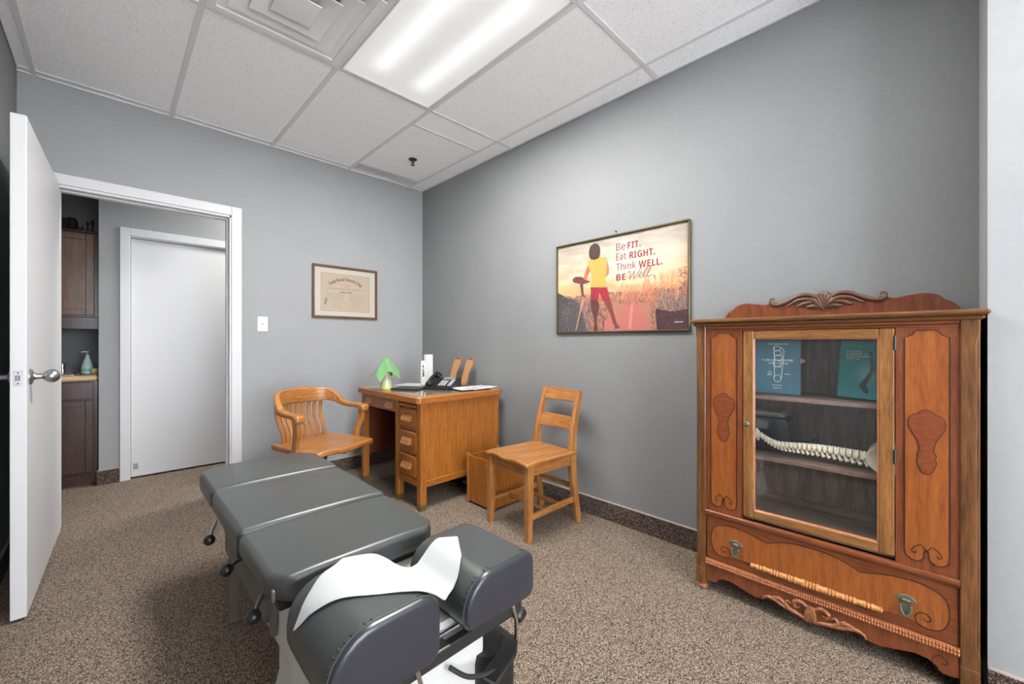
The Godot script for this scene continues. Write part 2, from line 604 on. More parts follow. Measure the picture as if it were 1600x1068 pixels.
func room() -> void:
	shell("floor", slab(-1.6, 2.7, -0.1, 0.0, -2.1, 5.6), M.carpet)
	# back wall with the doorway
	var g := slab(-0.5, -0.232, 0, 2.78, DA, DA + 0.12)
	g.join(slab(0.645, 2.386, 0, 2.78, DA, DA + 0.12)).join(slab(-0.232, 0.645, 2.075, 2.78, DA, DA + 0.12))
	shell("wall_back", g, M.wall_light)
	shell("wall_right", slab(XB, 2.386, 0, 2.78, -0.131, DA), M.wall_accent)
	shell("wall_column", slab(1.965, 2.386, 0, 2.78, -2.0, -0.131), M.wall_light)
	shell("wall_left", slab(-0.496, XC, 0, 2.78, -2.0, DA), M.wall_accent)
	# rear wall with the wide daylight window behind the viewer
	var rw := slab(-0.5, 2.386, 0, 0.25, -2.1, -2.0).join(slab(-0.5, 2.386, 2.45, 2.78, -2.1, -2.0))
	rw.join(slab(-0.5, -0.3, 0.25, 2.45, -2.1, -2.0)).join(slab(1.4, 2.386, 0.25, 2.45, -2.1, -2.0))
	shell("wall_rear", rw, M.wall_light)
	var win := setting("window_1")
	part(win, "window_frame", slab(-0.3, -0.25, 0.25, 2.45, -2.08, -2.02, 0.004), M.white_paint)
	part(win, "window_frame", slab(1.35, 1.4, 0.25, 2.45, -2.08, -2.02, 0.004), M.white_paint)
	part(win, "window_frame", slab(-0.25, 1.35, 2.4, 2.45, -2.08, -2.02, 0.004), M.white_paint)
	part(win, "window_frame", slab(-0.25, 1.35, 0.25, 0.3, -2.08, -2.02, 0.004), M.white_paint)
	part(win, "mullion", slab(0.53, 0.57, 0.3, 2.4, -2.07, -2.03, 0.004), M.white_paint)
	part(win, "pane", slab(-0.25, 0.53, 0.3, 2.4, -2.053, -2.049), M.pane)
	part(win, "pane", slab(0.57, 1.35, 0.3, 2.4, -2.053, -2.049), M.pane)
	baseboard("baseboard_right", slab(XB - 0.01, XB, 0, 0.113, -0.131, DA), slab(XB - 0.011, XB, 0.113, 0.118, -0.131, DA))
	baseboard("baseboard_back", slab(0.702, XB - 0.01, 0, 0.113, DA - 0.01, DA), slab(0.702, XB - 0.01, 0.113, 0.118, DA - 0.011, DA))
	baseboard("baseboard_column", slab(1.955, 1.965, 0, 0.113, -2.0, -0.131), slab(1.954, 1.965, 0.113, 0.118, -2.0, -0.131))
	baseboard("baseboard_left", slab(XC, XC + 0.01, 0, 0.113, -2.0, DA), slab(XC, XC + 0.011, 0.113, 0.118, -2.0, DA))
	# suspended ceiling
	var ceil_ := setting("ceiling")
	part(ceil_, "deck", slab(-0.5, 2.386, 2.70, 2.78, -2.1, DA), M.tile_plain)
	var xs := [XC, -0.312, 0.297, 0.902, 1.507, 2.108, XB]
	var ds := [-2.0, -1.33, -0.115, 1.1, 2.31, 3.54, DA]
	for i in 6:
		for j in 6:
			var x0: float = xs[i] + 0.003
			var x1: float = xs[i + 1] - 0.003
			var d0: float = ds[j] + 0.003
			var d1: float = ds[j + 1] - 0.003
			if i == 3 and (j == 3 or j == 1): continue           # the light fittings
			var cells := [[d0, d1, M.tile]]
			if i == 2 and j == 3: cells = [[1.1, 1.695, M.tile]]   # the square vent takes the rest
			if i == 4 and j == 4: cells = [[2.313, 2.528, M.tile_plain], [2.55, 3.42, M.tile]]
			for c in cells:
				part(ceil_, "ceiling_tile", slab(x0, x1, CEIL + 0.005, CEIL + 0.022, c[0], c[1], 0.0015), c[2])
	for x in xs.slice(1, 6): part(ceil_, "grid_tee", slab(x - 0.012, x + 0.012, CEIL, CEIL + 0.03, -2.0, DA), M.tee)
	for d in ds.slice(1, 6):
		for i in 6: part(ceil_, "grid_tee", slab(xs[i] + 0.012, xs[i + 1] - 0.012, CEIL + 0.0004, CEIL + 0.03, d - 0.012, d + 0.012), M.tee)
	part(ceil_, "grid_tee", slab(1.519, 2.096, CEIL + 0.0004, CEIL + 0.03, 2.527, 2.551), M.tee)
	part(ceil_, "grid_tee", slab(0.309, 0.89, CEIL + 0.0004, CEIL + 0.03, 1.676, 1.7), M.tee)
	part(ceil_, "wall_angle", slab(XC, XB, CEIL - 0.001, CEIL + 0.02, DA - 0.018, DA), M.tee)
	part(ceil_, "wall_angle", slab(XB - 0.012, XB, CEIL - 0.001, CEIL + 0.02, -0.13, DA - 0.018), M.tee)
	# door casing and jamb
	var t := setting("trim_1")
	part(t, "casing", slab(0.637, 0.702, 0, 2.13, DA - 0.014, DA, 0.003), M.white_paint)
	part(t, "casing", slab(-0.297, 0.637, 2.065, 2.13, DA - 0.014, DA, 0.003), M.white_paint)
	part(t, "casing", slab(-0.297, -0.232, 0, 2.065, DA - 0.014, DA, 0.003), M.white_paint)
	part(t, "jamb", slab(0.627, 0.645, 0, 2.065, DA - 0.004, DA + 0.13), M.white_paint)
	part(t, "jamb", slab(-0.232, -0.214, 0, 2.065, DA - 0.004, DA + 0.13), M.white_paint)
	part(t, "jamb", slab(-0.232, 0.645, 2.05, 2.075, DA - 0.004, DA + 0.13), M.white_paint)
	part(t, "door_stop", slab(0.615, 0.627, 0, 2.05, DA + 0.045, DA + 0.085, 0.002), M.white_paint)
	part(t, "door_stop", slab(-0.214, 0.615, 2.038, 2.05, DA + 0.045, DA + 0.085, 0.002), M.white_paint)
	part(t, "strike_plate", slab(0.6255, 0.6275, 0.93, 1.03, DA + 0.004, DA + 0.036), M.satin_steel)
	# the open door
	var dr := setting("door_1")
	dr.position = P(-0.213, 0, 3.575)
	dr.rotation_degrees.y = -1.7
	part(dr, "leaf", Geo.new().bx(-0.045, 0, 0.012, 2.056, 0.005, 0.998, 0.002), M.white_paint)
	var pl := part(dr, "latch_plate", Geo.new().bx(-0.035, -0.011, 0.956, 1.017, 0.997, 0.9995, 0.0008), M.satin_steel)
	part(pl, "latch_bolt", Geo.new().prism(pv([Vector2(-0.03, 0.976), Vector2(-0.016, 0.976), Vector2(-0.016, 0.998), Vector2(-0.03, 0.998)]), 0.998, 1.006, 0.003), M.chrome)
	part(pl, "screw", Geo.new().ball(Vector3(-0.023, 1.008, 0.9995), Vector3(0.003, 0.003, 0.001), 5), M.dark_steel)
	part(pl, "screw", Geo.new().ball(Vector3(-0.023, 0.965, 0.9995), Vector3(0.003, 0.003, 0.001), 5), M.dark_steel)
	for s in [1.0, -1.0]:
		var prof := [Vector2(0, 0), Vector2(0.033, 0), Vector2(0.033, 0.004), Vector2(0.028, 0.009), Vector2(0.016, 0.012), Vector2(0.012, 0.018), Vector2(0.011, 0.036), Vector2(0.014, 0.04)]
		for i in 13:
			var a := PI * (0.13 + 0.87 * i / 12.0)
			prof.append(Vector2(0.0285 * sin(a), 0.062 - 0.027 * cos(a)))
		var Rk := Basis(Vector3(0, 0, 1), -PI / 2.0 * s)
		part(dr, "door_knob", Geo.new().lathe(prof, 24, Vector3(0.0 if s > 0 else -0.045, 0.988, 0.935), Rk), M.satin_steel)

func baseboard(called: String, board: Geo, cap: Geo) -> void:
	var b := setting(called)
	part(b, "carpet_strip", board, M.carpet_base)
	part(b, "binding", cap, M.binding if M.has("binding") else make_binding())
func make_binding() -> Material:
	M.binding = mat(c8(168, 152, 144), 0.8)
	return M.binding

func troffer(label: String, x0: float, x1: float, d0: float, d1: float, y: float, energy: float) -> void:
	var t := thing("ceiling_light", label, "ceiling light", P((x0 + x1) / 2, y, (d0 + d1) / 2), 0.0, "fluorescent ceiling lights")
	var w := x1 - x0
	var l := d1 - d0
	var f := Geo.new()
	for s in [-1, 1]:
		f.box(Vector3(s * (w / 2 - 0.006), 0.012, 0), Vector3(0.012, 0.03, l), 0.002)
		f.box(Vector3(0, 0.012, s * (l / 2 - 0.006)), Vector3(w - 0.024, 0.03, 0.012), 0.002)
	part(t, "frame", f, M.white_paint)
	part(t, "housing", Geo.new().bx(-w / 2, w / 2, 0.028, 0.032, -l / 2, l / 2), M.white_paint)
	# lens lit from behind by two tubes
	var im := Image.create(256, 256, false, Image.FORMAT_RGB8)
	for x in 256:
		for yy in 256:
			var u := (x + 0.5) / 256.0
			var v := (yy + 0.5) / 256.0
			var b := 0.70
			var along := smoothstep(0.03, 0.16, v) * smoothstep(0.03, 0.16, 1.0 - v)
			for c in [0.27, 0.73]: b += 0.24 * exp(-pow((u - c) / 0.115, 2.0)) * along
			im.set_pixel(x, yy, Color(b, b, b * 0.985))
	var lm := mat(c8(200, 200, 198), 0.35)
	lm.emission_enabled = true
	lm.emission = Color.WHITE
	lm.emission_operator = BaseMaterial3D.EMISSION_OP_MULTIPLY
	lm.emission_texture = ImageTexture.create_from_image(im)
	lm.emission_energy_multiplier = 0.4
	var q := QuadMesh.new()
	q.size = Vector2(w - 0.024, l - 0.024)
	put(t, "lens_panel", q, lm, Transform3D(Basis(Vector3.RIGHT, PI / 2), Vector3(0, 0.006, 0)))
	var a := AreaLight3D.new()
	a.name = "light"
	a.area_size = Vector2(w - 0.03, l - 0.03)
	a.light_energy = energy
	a.light_color = Color(1.0, 0.995, 0.985)
	a.shadow_enabled = true
	a.area_range = 12.0
	a.area_attenuation = 2.0
	t.add_child(a)
	a.position = Vector3(0, -0.004, 0)
	a.rotation_degrees = Vector3(-90, 0, 0)

func fixtures() -> void:
	troffer("long fluorescent ceiling light panel with two glowing tubes above the desk area", 0.914, 1.495, 1.112, 2.298, CEIL, 4.2)
	troffer("fluorescent ceiling light panel behind the viewer", 0.914, 1.495, -1.318, -0.127, CEIL, 1.0)
	# stepped square air diffuser
	var t := thing("ceiling_vent", "square white air diffuser with stepped rings beside the ceiling light", "vent", P(0.5995, CEIL, 2.002))
	var fr := Geo.new()
	for s in [-1, 1]:
		fr.box(Vector3(s * 0.277, 0.004, 0), Vector3(0.036, 0.012, 0.59), 0.002)
		fr.box(Vector3(0, 0.004, s * 0.277), Vector3(0.518, 0.012, 0.036), 0.002)
	part(t, "frame", fr, M.vent_metal)
	part(t, "duct_box", Geo.new().bx(-0.29, 0.29, 0.036, 0.04, -0.29, 0.29), M.vent_metal)
	for k in 4:
		var ro: float = [0.2585, 0.222, 0.152, 0.084][k]
		var ri: float = [0.214, 0.145, 0.078, 0.0][k]
		var lo: float = [0.003, -0.005, -0.013, -0.021][k]
		var hi: float = lo + [0.01, 0.018, 0.018, -0.01][k]
		var g := Geo.new()
		var sq = func(h: float, y: float) -> Array: return [Vector3(h, y, h), Vector3(-h, y, h), Vector3(-h, y, -h), Vector3(h, y, -h)]
		var A: Array = sq.call(ro, lo)
		var B: Array = sq.call(ri, hi)
		var A2: Array = sq.call(ro, lo + 0.004)
		var B2: Array = sq.call(ri, hi + 0.004)
		for i in 4:
			var j := (i + 1) % 4
			g.quad(A[j], A[i], B[i], B[j]); g.quad(A2[i], A2[j], B2[j], B2[i]); g.quad(A[i], A[j], A2[j], A2[i])
		part(t, "centre_plate" if k == 3 else "ring", g, M.vent_metal, 20)
	# linear return grille along the back wall
	var r := thing("return_grille", "narrow grey slotted grille in the ceiling edge above the diploma corner", "vent", P(1.807, CEIL, 3.48))
	part(r, "backing", Geo.new().bx(-0.288, 0.288, 0.012, 0.014, -0.045, 0.055), M.dark_steel)
	for i in 46:
		part(r, "slat", Geo.new().bx(-0.2875 + i * 0.0125, -0.2825 + i * 0.0125, 0.002, 0.012, -0.045, 0.055), M.vent_metal)
	var sp := thing("sprinkler_head", "small dark fire sprinkler head hanging from the ceiling tile", "sprinkler", P(1.811, CEIL, 3.03))
	part(sp, "escutcheon", Geo.new().lathe([Vector2(0, -0.006), Vector2(0.02, -0.005), Vector2(0.034, 0.0), Vector2(0.035, 0.006), Vector2(0, 0.006)], 20), M.dark_steel)
	part(sp, "body", Geo.new().lathe([Vector2(0, -0.03), Vector2(0.006, -0.03), Vector2(0.007, -0.018), Vector2(0.011, -0.012), Vector2(0.011, -0.004), Vector2(0, -0.004)], 12), M.dark_steel)
	var fr2 := Geo.new()
	for s in [-1, 1]: fr2.tube([Vector3(s * 0.009, -0.01, 0), Vector3(s * 0.012, -0.025, 0), Vector3(s * 0.004, -0.042, 0)], 0.0022, 6)
	part(sp, "frame_arm", fr2, M.dark_steel)
	part(sp, "deflector", Geo.new().lathe([Vector2(0, -0.047), Vector2(0.016, -0.046), Vector2(0.017, -0.044), Vector2(0, -0.042)], 16), M.dark_steel)

func panel_door(parent: Node, called: String, x0: float, x1: float, y0: float, y1: float, z: float, m: Material, rail := 0.06) -> void:
	var d := part(parent, called, Geo.new().bx(x0 + rail * 0.9, x1 - rail * 0.9, y0 + rail * 0.9, y1 - rail * 0.9, z, z + 0.008), m)
	for x in [x0, x1 - rail]: part(d, "stile", Geo.new().bx(x, x + rail, y0, y1, z, z + 0.019, 0.003), m)
	for y in [y0, y1 - rail]: part(d, "rail", Geo.new().bx(x0 + rail, x1 - rail, y, y + rail, z, z + 0.0185, 0.003), m)

func hallway() -> void:
	var g := slab(-0.065, 0.115, 0, 2.78, 4.6, 4.72).join(slab(0.98, 2.6, 0, 2.78, 4.6, 4.72)).join(slab(0.115, 0.98, 2.005, 2.78, 4.6, 4.72)).join(slab(-0.065, 0.0, 0, 2.78, 4.72, 5.4))
	shell("wall_hall", g, M.wall_light)
	shell("wall_alcove", slab(-1.5, -0.065, 0, 2.78, 5.3, 5.4), M.wall_accent)
	shell("wall_hall_left", slab(-1.6, -1.5, 0, 2.78, 3.607, 5.4), M.wall_light)
	shell("wall_hall_front", slab(-1.5, -0.5, 0, 2.78, DA, DA + 0.12), M.wall_light)
	shell("wall_hall_right", slab(2.6, 2.7, 0, 2.78, 3.607, 5.4), M.wall_light)
	shell("wall_hall_corner", slab(2.386, 2.6, 0, 2.78, DA, DA + 0.12), M.wall_light)
	shell("ceiling_hall", slab(-1.6, 2.7, CEIL, 2.78, DA + 0.12, 5.4), M.tile)
	shell("wall_behind_door", slab(0.0, 1.1, 0, 2.78, 4.72, 4.8), M.wall_light)
	baseboard("baseboard_hall", slab(-0.075, 0.055, 0, 0.113, 4.59, 4.6), slab(-0.075, 0.055, 0.113, 0.118, 4.589, 4.6))
	baseboard("baseboard_hall", slab(1.04, 2.6, 0, 0.113, 4.59, 4.6), slab(1.04, 2.6, 0.113, 0.118, 4.589, 4.6))
	var t := setting("trim_2")
	part(t, "casing", slab(0.055, 0.117, 0, 2.068, 4.584, 4.6, 0.003), M.white_paint)
	part(t, "casing", slab(0.978, 1.04, 0, 2.068, 4.584, 4.6, 0.003), M.white_paint)
	part(t, "casing", slab(0.117, 0.978, 2.003, 2.068, 4.584, 4.6, 0.003), M.white_paint)
	part(t, "jamb", slab(0.109, 0.119, 0, 2.003, 4.596, 4.72), M.white_paint)
	part(t, "jamb", slab(0.119, 0.978, 1.993, 2.003, 4.596, 4.72), M.white_paint)
	var d2 := setting("door_2")
	part(d2, "leaf", slab(0.122, 0.975, 0.014, 1.99, 4.622, 4.662, 0.002), M.white_paint)
	part(d2, "hinge", slab(0.134, 0.166, 0.075, 0.125, 4.6205, 4.6225), M.satin_steel)
	troffer("ceiling light panel in the hallway beyond the door", 1.1, 2.3, 3.9, 4.3, CEIL - 0.02, 3.0)
	# base cabinet with worktop in the alcove
	var c := thing("base_cabinet", "dark brown hallway base cabinet with drawer front and panelled door", "cabinet", P(-0.47, 0, 4.67))
	part(c, "body", Geo.new().bx(-0.4, 0.4, 0.09, 0.825, -0.6, 0.0, 0.002), M.espresso_y)
	part(c, "toe_kick", Geo.new().bx(-0.4, 0.4, 0.0, 0.09, -0.6, -0.03), M.espresso_y)
	panel_door(c, "door", 0.0, 0.375, 0.105, 0.672, 0.001, M.espresso_y, 0.045)
	panel_door(c, "door", -0.39, -0.01, 0.105, 0.672, 0.001, M.espresso_y, 0.045)
	part(c, "drawer_front", Geo.new().bx(0.0, 0.375, 0.684, 0.815, 0.001, 0.02, 0.003), M.espresso_y)
	part(c, "drawer_front", Geo.new().bx(-0.39, -0.01, 0.684, 0.815, 0.001, 0.02, 0.003), M.espresso_y)
	var w := thing("worktop", "speckled beige worktop above the dark hallway cabinet", "worktop", P(-0.47, 0, 4.67))
	part(w, "slab", Geo.new().bx(-0.402, 0.402, 0.826, 0.868, -0.62, 0.03, 0.01), M.counter)
	var s := thing("sink", "shallow stainless steel sink rim in the beige worktop", "sink", P(-0.42, 0.868, 4.95))
	var rim := Geo.new()
	rim.sweep([Vector3(-0.2, 0.0035, 0.17), Vector3(0.0, 0.0035, 0.17), Vector3(0.2, 0.0035, 0.17)], rect2(0.03, 0.006, 0.002), Vector3.UP)
	rim.sweep([Vector3(-0.2, 0.0035, -0.17), Vector3(0.2, 0.0035, -0.17)], rect2(0.06, 0.006, 0.002), Vector3.UP)
	for sx in [-0.2, 0.2]: rim.sweep([Vector3(sx, 0.0035, -0.2), Vector3(sx, 0.0035, 0.185)], rect2(0.03, 0.0062, 0.002), Vector3.UP)
	part(s, "rim", rim, M.satin_steel)
	part(s, "bowl", Geo.new().bx(-0.19, 0.19, 0.0003, 0.0012, -0.16, 0.16), M.dark_steel)
	var fa := thing("faucet", "small chrome lever faucet at the hallway sink", "faucet", P(-0.275, 0.8735, 4.9))
	part(fa, "body", Geo.new().lathe([Vector2(0, 0), Vector2(0.03, 0), Vector2(0.03, 0.006), Vector2(0.017, 0.012), Vector2(0.013, 0.05), Vector2(0.015, 0.07), Vector2(0.012, 0.082), Vector2(0, 0.085)], 18), M.chrome)
	part(fa, "lever", Geo.new().tube([Vector3(0, 0.075, 0), Vector3(0.03, 0.083, 0.0), Vector3(0.075, 0.082, 0.0)], [0.008, 0.006, 0.0055], 8), M.chrome)
	part(fa, "spout", Geo.new().tube(smooth3([Vector3(0, 0.045, 0), Vector3(-0.02, 0.06, 0.04), Vector3(-0.03, 0.05, 0.1), Vector3(-0.03, 0.03, 0.105)]), 0.009, 8), M.chrome)
	var so := thing("soap_bottle", "pale blue liquid soap pump bottle on the beige worktop", "soap bottle", P(-0.134, 0.868, 4.88))
	part(so, "bottle", Geo.new().lathe([Vector2(0, 0), Vector2(0.032, 0), Vector2(0.037, 0.006), Vector2(0.038, 0.04), Vector2(0.033, 0.08), Vector2(0.021, 0.118), Vector2(0.014, 0.14), Vector2(0.013, 0.148), Vector2(0, 0.148)], 22), mat(c8(205, 226, 222), 0.3))
	part(so, "label_band", Geo.new().lathe([Vector2(0.0378, 0.025), Vector2(0.0386, 0.027), Vector2(0.0386, 0.041), Vector2(0.0375, 0.045)], 22), mat(c8(126, 190, 190), 0.4))
	part(so, "pump", Geo.new().lathe([Vector2(0, 0.148), Vector2(0.012, 0.148), Vector2(0.013, 0.16), Vector2(0.005, 0.163), Vector2(0.005, 0.178), Vector2(0.012, 0.18), Vector2(0.012, 0.187), Vector2(0, 0.188)], 14).tube([Vector3(0, 0.184, 0), Vector3(-0.03, 0.183, 0.0), Vector3(-0.034, 0.177, 0)], 0.005, 6), M.plastic_white)
	var cu := thing("candle_cup", "small cream cup with a yellow-green band beside the soap bottle", "cup", P(-0.092, 0.868, 4.83))
	part(cu, "cup", Geo.new().lathe([Vector2(0, 0), Vector2(0.02, 0), Vector2(0.024, 0.045), Vector2(0.022, 0.045), Vector2(0.019, 0.006), Vector2(0, 0.006)], 18), mat(c8(232, 208, 156), 0.5))
	part(cu, "band", Geo.new().lathe([Vector2(0.0206, 0.004), Vector2(0.0212, 0.004), Vector2(0.0224, 0.017), Vector2(0.0216, 0.017)], 18), mat(c8(178, 184, 80), 0.5))
	var u := thing("wall_cabinet", "brown panelled wall cabinet above the hallway sink", "cabinet", P(-0.47, 0, 4.92))
	part(u, "body", Geo.new().bx(-0.4, 0.4, 1.34, 2.04, -0.38, 0.0, 0.002), M.espresso_y)
	panel_door(u, "door", 0.0, 0.375, 1.355, 2.03, 0.001, M.walnut_y, 0.05)
	panel_door(u, "door", -0.39, -0.01, 1.355, 2.03, 0.001, M.walnut_y, 0.05)
	part(u, "cornice", Geo.new().bx(-0.402, 0.402, 2.04, 2.056, -0.38, 0.03, 0.004), M.espresso_y)
	part(u, "valance", Geo.new().bx(-0.4, 0.4, 1.24, 1.34, -0.02, 0.0, 0.003), M.espresso_y)
	# dark odds and ends on top of the wall cabinet
	var dk := mat(c8(20, 18, 17), 0.7)
	for i in 2:
		var v := thing("dark_vase", ["squat black round vase on top of the wall cabinet", "taller black round vase on top of the wall cabinet"][i], "vase", P([-0.265, -0.225][i], 2.056, [4.88, 4.94][i]), 0.0, "black vases on the wall cabinet")
		var k: float = [0.8, 1.05][i]
		part(v, "body", Geo.new().lathe([Vector2(0, 0), Vector2(0.02 * k, 0), Vector2(0.034 * k, 0.03 * k), Vector2(0.034 * k, 0.06 * k), Vector2(0.026 * k, 0.085 * k), Vector2(0.012 * k, 0.095 * k), Vector2(0, 0.095 * k)], 16), dk)
	for i in 2:
		var v := thing("dark_candlestick", ["short black candlestick on top of the wall cabinet near the alcove wall", "tall black candlestick on top of the wall cabinet near the alcove wall"][i], "candlestick", P([-0.135, -0.105][i], 2.056, 4.92), 0.0, "black candlesticks on the wall cabinet")
		part(v, "stick", Geo.new().lathe([Vector2(0, 0), Vector2(0.016, 0), Vector2(0.016, 0.006), Vector2(0.006, 0.012), Vector2(0.005, 0.05), Vector2(0.009, 0.055), Vector2(0.009, [0.075, 0.095][i]), Vector2(0, [0.078, 0.098][i])], 12), dk)
	var lf := thing("black_trinket", "low black ornament between the vases and candlesticks on the wall cabinet", "ornament", P(-0.175, 2.056, 4.92))
	part(lf, "body", Geo.new().prism(pv([Vector2(-0.02, 0), Vector2(0.02, 0), Vector2(0.018, 0.018), Vector2(0.012, 0.05), Vector2(0.006, 0.022), Vector2(-0.004, 0.03), Vector2(-0.016, 0.015)]), -0.012, 0.012, 0.003), dk)

# ---------------------------------------------------------------- treatment table
func rr(x0: float, x1: float, y0: float, y1: float, rad: Array, sc: float, d: float, seg := 6) -> Array:
	# rounded outline across the table at depth d; rad: bottom right, top right, top left, bottom left
	var cx := (x0 + x1) / 2
	var cy := (y0 + y1) / 2
	var o := []
	var cs := [[x1, y0, 1, -1, -90], [x1, y1, 1, 1, 0], [x0, y1, -1, 1, 90], [x0, y0, -1, -1, 180]]
	for k in 4:
		var c: Array = cs[k]
		var r: float = rad[k]
		for i in seg + 1:
			var a := deg_to_rad(c[4] + 90.0 * i / seg)
			var p := Vector2(c[0] - c[2] * r + cos(a) * r, c[1] - c[3] * r + sin(a) * r)
			o.append(P(cx + (p.x - cx) * sc, cy + (p.y - cy) * sc, d))
	return o
func head_cushion(t: Node3D, x0: float, x1: float, y0: float, y1: float, rad: Array, d0: float, d1: float) -> void:
	var rings := []
	for s in [[d1, 0.0], [d1, 0.72], [d1 - 0.004, 0.86], [d1 - 0.014, 0.94], [d1 - 0.032, 0.985], [d1 - 0.06, 1.0], [(d0 + d1) / 2, 1.01], [d0 + 0.014, 1.0]]:
		rings.append(rr(x0, x1, y0, y1, rad, s[1], s[0]))
	var h := part(t, "head_cushion", Geo.new().loft(rings), M.vinyl, 50)
	var cap := []
	for s in [[d0 + 0.013, 0.998], [d0 + 0.005, 0.985], [d0 + 0.001, 0.95], [d0 - 0.001, 0.86], [d0 - 0.002, 0.6], [d0 - 0.002, 0.0]]:
		cap.append(rr(x0, x1, y0, y1, rad, s[1], s[0]))
	part(h, "end_cap", Geo.new().loft(cap), M.vinyl_end, 50)
	var ring := rr(x0, x1, y0, y1, rad, 1.004, d0 + 0.014)
	ring.append(ring[0])
	part(h, "piping", Geo.new().tube(ring, 0.0026, 6, false), M.vinyl)
	# ragged black stitching along the top of the seam
	var st := Geo.new()
	var r2 := rr(x0, x1, y0, y1, rad, 1.003, d0 + 0.022, 10)
	for i in range(12, 32):
		if i % 7 == 3: continue
		var p: Vector3 = r2[i]
		st.box(p, Vector3(0.004, 0.002, 0.006 if i % 3 else 0.01), 0.0005)
	part(h, "stitching", st, M.black_rubber).set_meta("kind", "stuff")

func treatment_table() -> void:
	var t := thing("treatment_table", "grey vinyl chiropractic table with white base and black-knobbed levers", "treatment table")
	# three body cushions
	var secs := [[1.165, 1.546], [1.552, 2.03], [2.036, 2.42]]
	for i in 3:
		var d0: float = secs[i][0]
		var d1: float = secs[i][1]
		var top: float = [0.516, 0.523, 0.529][i]
		var c := P(0.547, (0.448 + top) / 2, (d0 + d1) / 2)
		var g := Geo.new().rbox(c, Vector3(0.512, top - 0.448, d1 - d0), 0.02, 4, 8)
		var k := i
		g.moved(func(p: Vector3) -> Vector3:
			var x := (p.x - 0.547) / 0.256
			var s := (-p.z - d0) / (d1 - d0)
			var up := clampf((p.y - 0.455) / 0.05, 0.0, 1.0)
			p.y += up * 0.010 * (1.0 - x * x * x * x) * (0.6 + 0.4 * sin(PI * clampf(s, 0.0, 1.0)))
			if k == 0: p.x -= signf(x) * maxf(0.0, 0.2 - s) * maxf(0.0, 0.2 - s) * absf(x) * 1.2
			if k == 2: p.x -= signf(x) * maxf(0.0, s - 0.8) * maxf(0.0, s - 0.8) * absf(x) * 1.8
			return p)
		part(t, "body_cushion", g, M.vinyl, 60)
	# cushion boards and seam clips
	part(t, "cushion_board", slab(0.315, 0.78, 0.425, 0.449, 1.19, 2.40, 0.004), M.black_rubber)
	part(t, "seam_clip", slab(0.297, 0.304, 0.462, 0.492, 1.178, 1.192, 0.002), M.satin_steel)
	part(t, "seam_clip", slab(0.289, 0.296, 0.44, 0.47, 1.538, 1.556, 0.002), M.black_rubber)
	# white frame box, grey side cover, pedestal
	part(t, "frame_box", slab(0.345, 0.75, 0.258, 0.425, 1.12, 2.05, 0.006), M.base_white)
	part(t, "side_cover", Geo.new().prism(pv([Vector2(-1.42, 0.272), Vector2(-2.03, 0.272), Vector2(-2.03, 0.424), Vector2(-1.36, 0.424), Vector2(-1.37, 0.33)]), 0.0, 0.008, 0.003, Transform3D(Basis(Vector3(0, 0, 1), Vector3.UP, Vector3(-1, 0, 0)), P(0.345, 0, 0))), M.base_grey)
	var ov := []
	for i in 20:
		var a := TAU * i / 20
		ov.append(Vector2(-1.338 + cos(a) * 0.034, 0.338 + sin(a) * 0.062))
	part(t, "oval_cover", Geo.new().prism(pv(ov), 0.0, 0.012, 0.004, Transform3D(Basis(Vector3(0, 0, 1), Vector3.UP, Vector3(-1, 0, 0)), P(0.345, 0, 0))), M.base_grey)
	var ped := Geo.new()
	var prings := []
	for q in [[0.0, 0.33, 0.76, 0.86, 1.36], [0.05, 0.33, 0.76, 0.86, 1.36], [0.2, 0.345, 0.75, 0.9, 1.30], [0.262, 0.345, 0.75, 0.9, 1.30]]:
		prings.append([P(q[1], q[0], q[3]), P(q[2], q[0], q[3]), P(q[2], q[0], q[4]), P(q[1], q[0], q[4])])
	part(t, "pedestal", ped.loft(prings), M.base_white, 20)
	part(t, "front_cover", slab(0.334, 0.76, 0.1, 0.40, 0.88, 1.165, 0.012), M.base_white)
	part(t, "front_cover", slab(0.318, 0.345, 0.16, 0.40, 0.95, 1.11, 0.012), M.base_white)
	# flat steel legs
	for x in [0.338, 0.72]:
		var lg := part(t, "leg", slab(x, x + 0.036, 0.0, 0.3, 1.955, 1.967, 0.001), M.leg_metal)
		part(lg, "foot", slab(x - 0.004, x + 0.036, 0.0, 0.006, 1.94, 1.985, 0.001), M.leg_metal)
	# levers with black ball knobs
	for l in [[Vector3(0.33, 0.345, 2.19), Vector3(0.272, 0.372, 1.936)], [Vector3(0.335, 0.36, 1.72), Vector3(0.277, 0.373, 1.638)], [Vector3(0.334, 0.352, 1.44), Vector3(0.287, 0.362, 1.327)]]:
		var a := P(l[0].x, l[0].y, l[0].z)
		var b := P(l[1].x, l[1].y, l[1].z)
		var lv := part(t, "lever", Geo.new().tube([a, a.lerp(b, 0.5) + Vector3(0, 0.004, 0), b], [0.0075, 0.007, 0.006], 8), M.satin_steel)
		part(lv, "ball_knob", Geo.new().ball(b, Vector3(0.0195, 0.0195, 0.0195), 9), M.black_plastic)
	# head piece
	head_cushion(t, 0.293, 0.548, 0.40, 0.556, [0.03, 0.05, 0.095, 0.04], 0.79, 1.085)
	head_cushion(t, 0.622, 0.868, 0.412, 0.54, [0.025, 0.035, 0.085, 0.035], 0.79, 1.085)
	part(t, "head_board", slab(0.32, 0.535, 0.393, 0.403, 0.80, 1.07, 0.002), M.dark_steel)
	part(t, "head_board", slab(0.64, 0.85, 0.405, 0.415, 0.80, 1.07, 0.002), M.dark_steel)
	part(t, "cross_rail", slab(0.4, 0.86, 0.345, 0.378, 0.835, 0.86, 0.002), M.dark_steel)
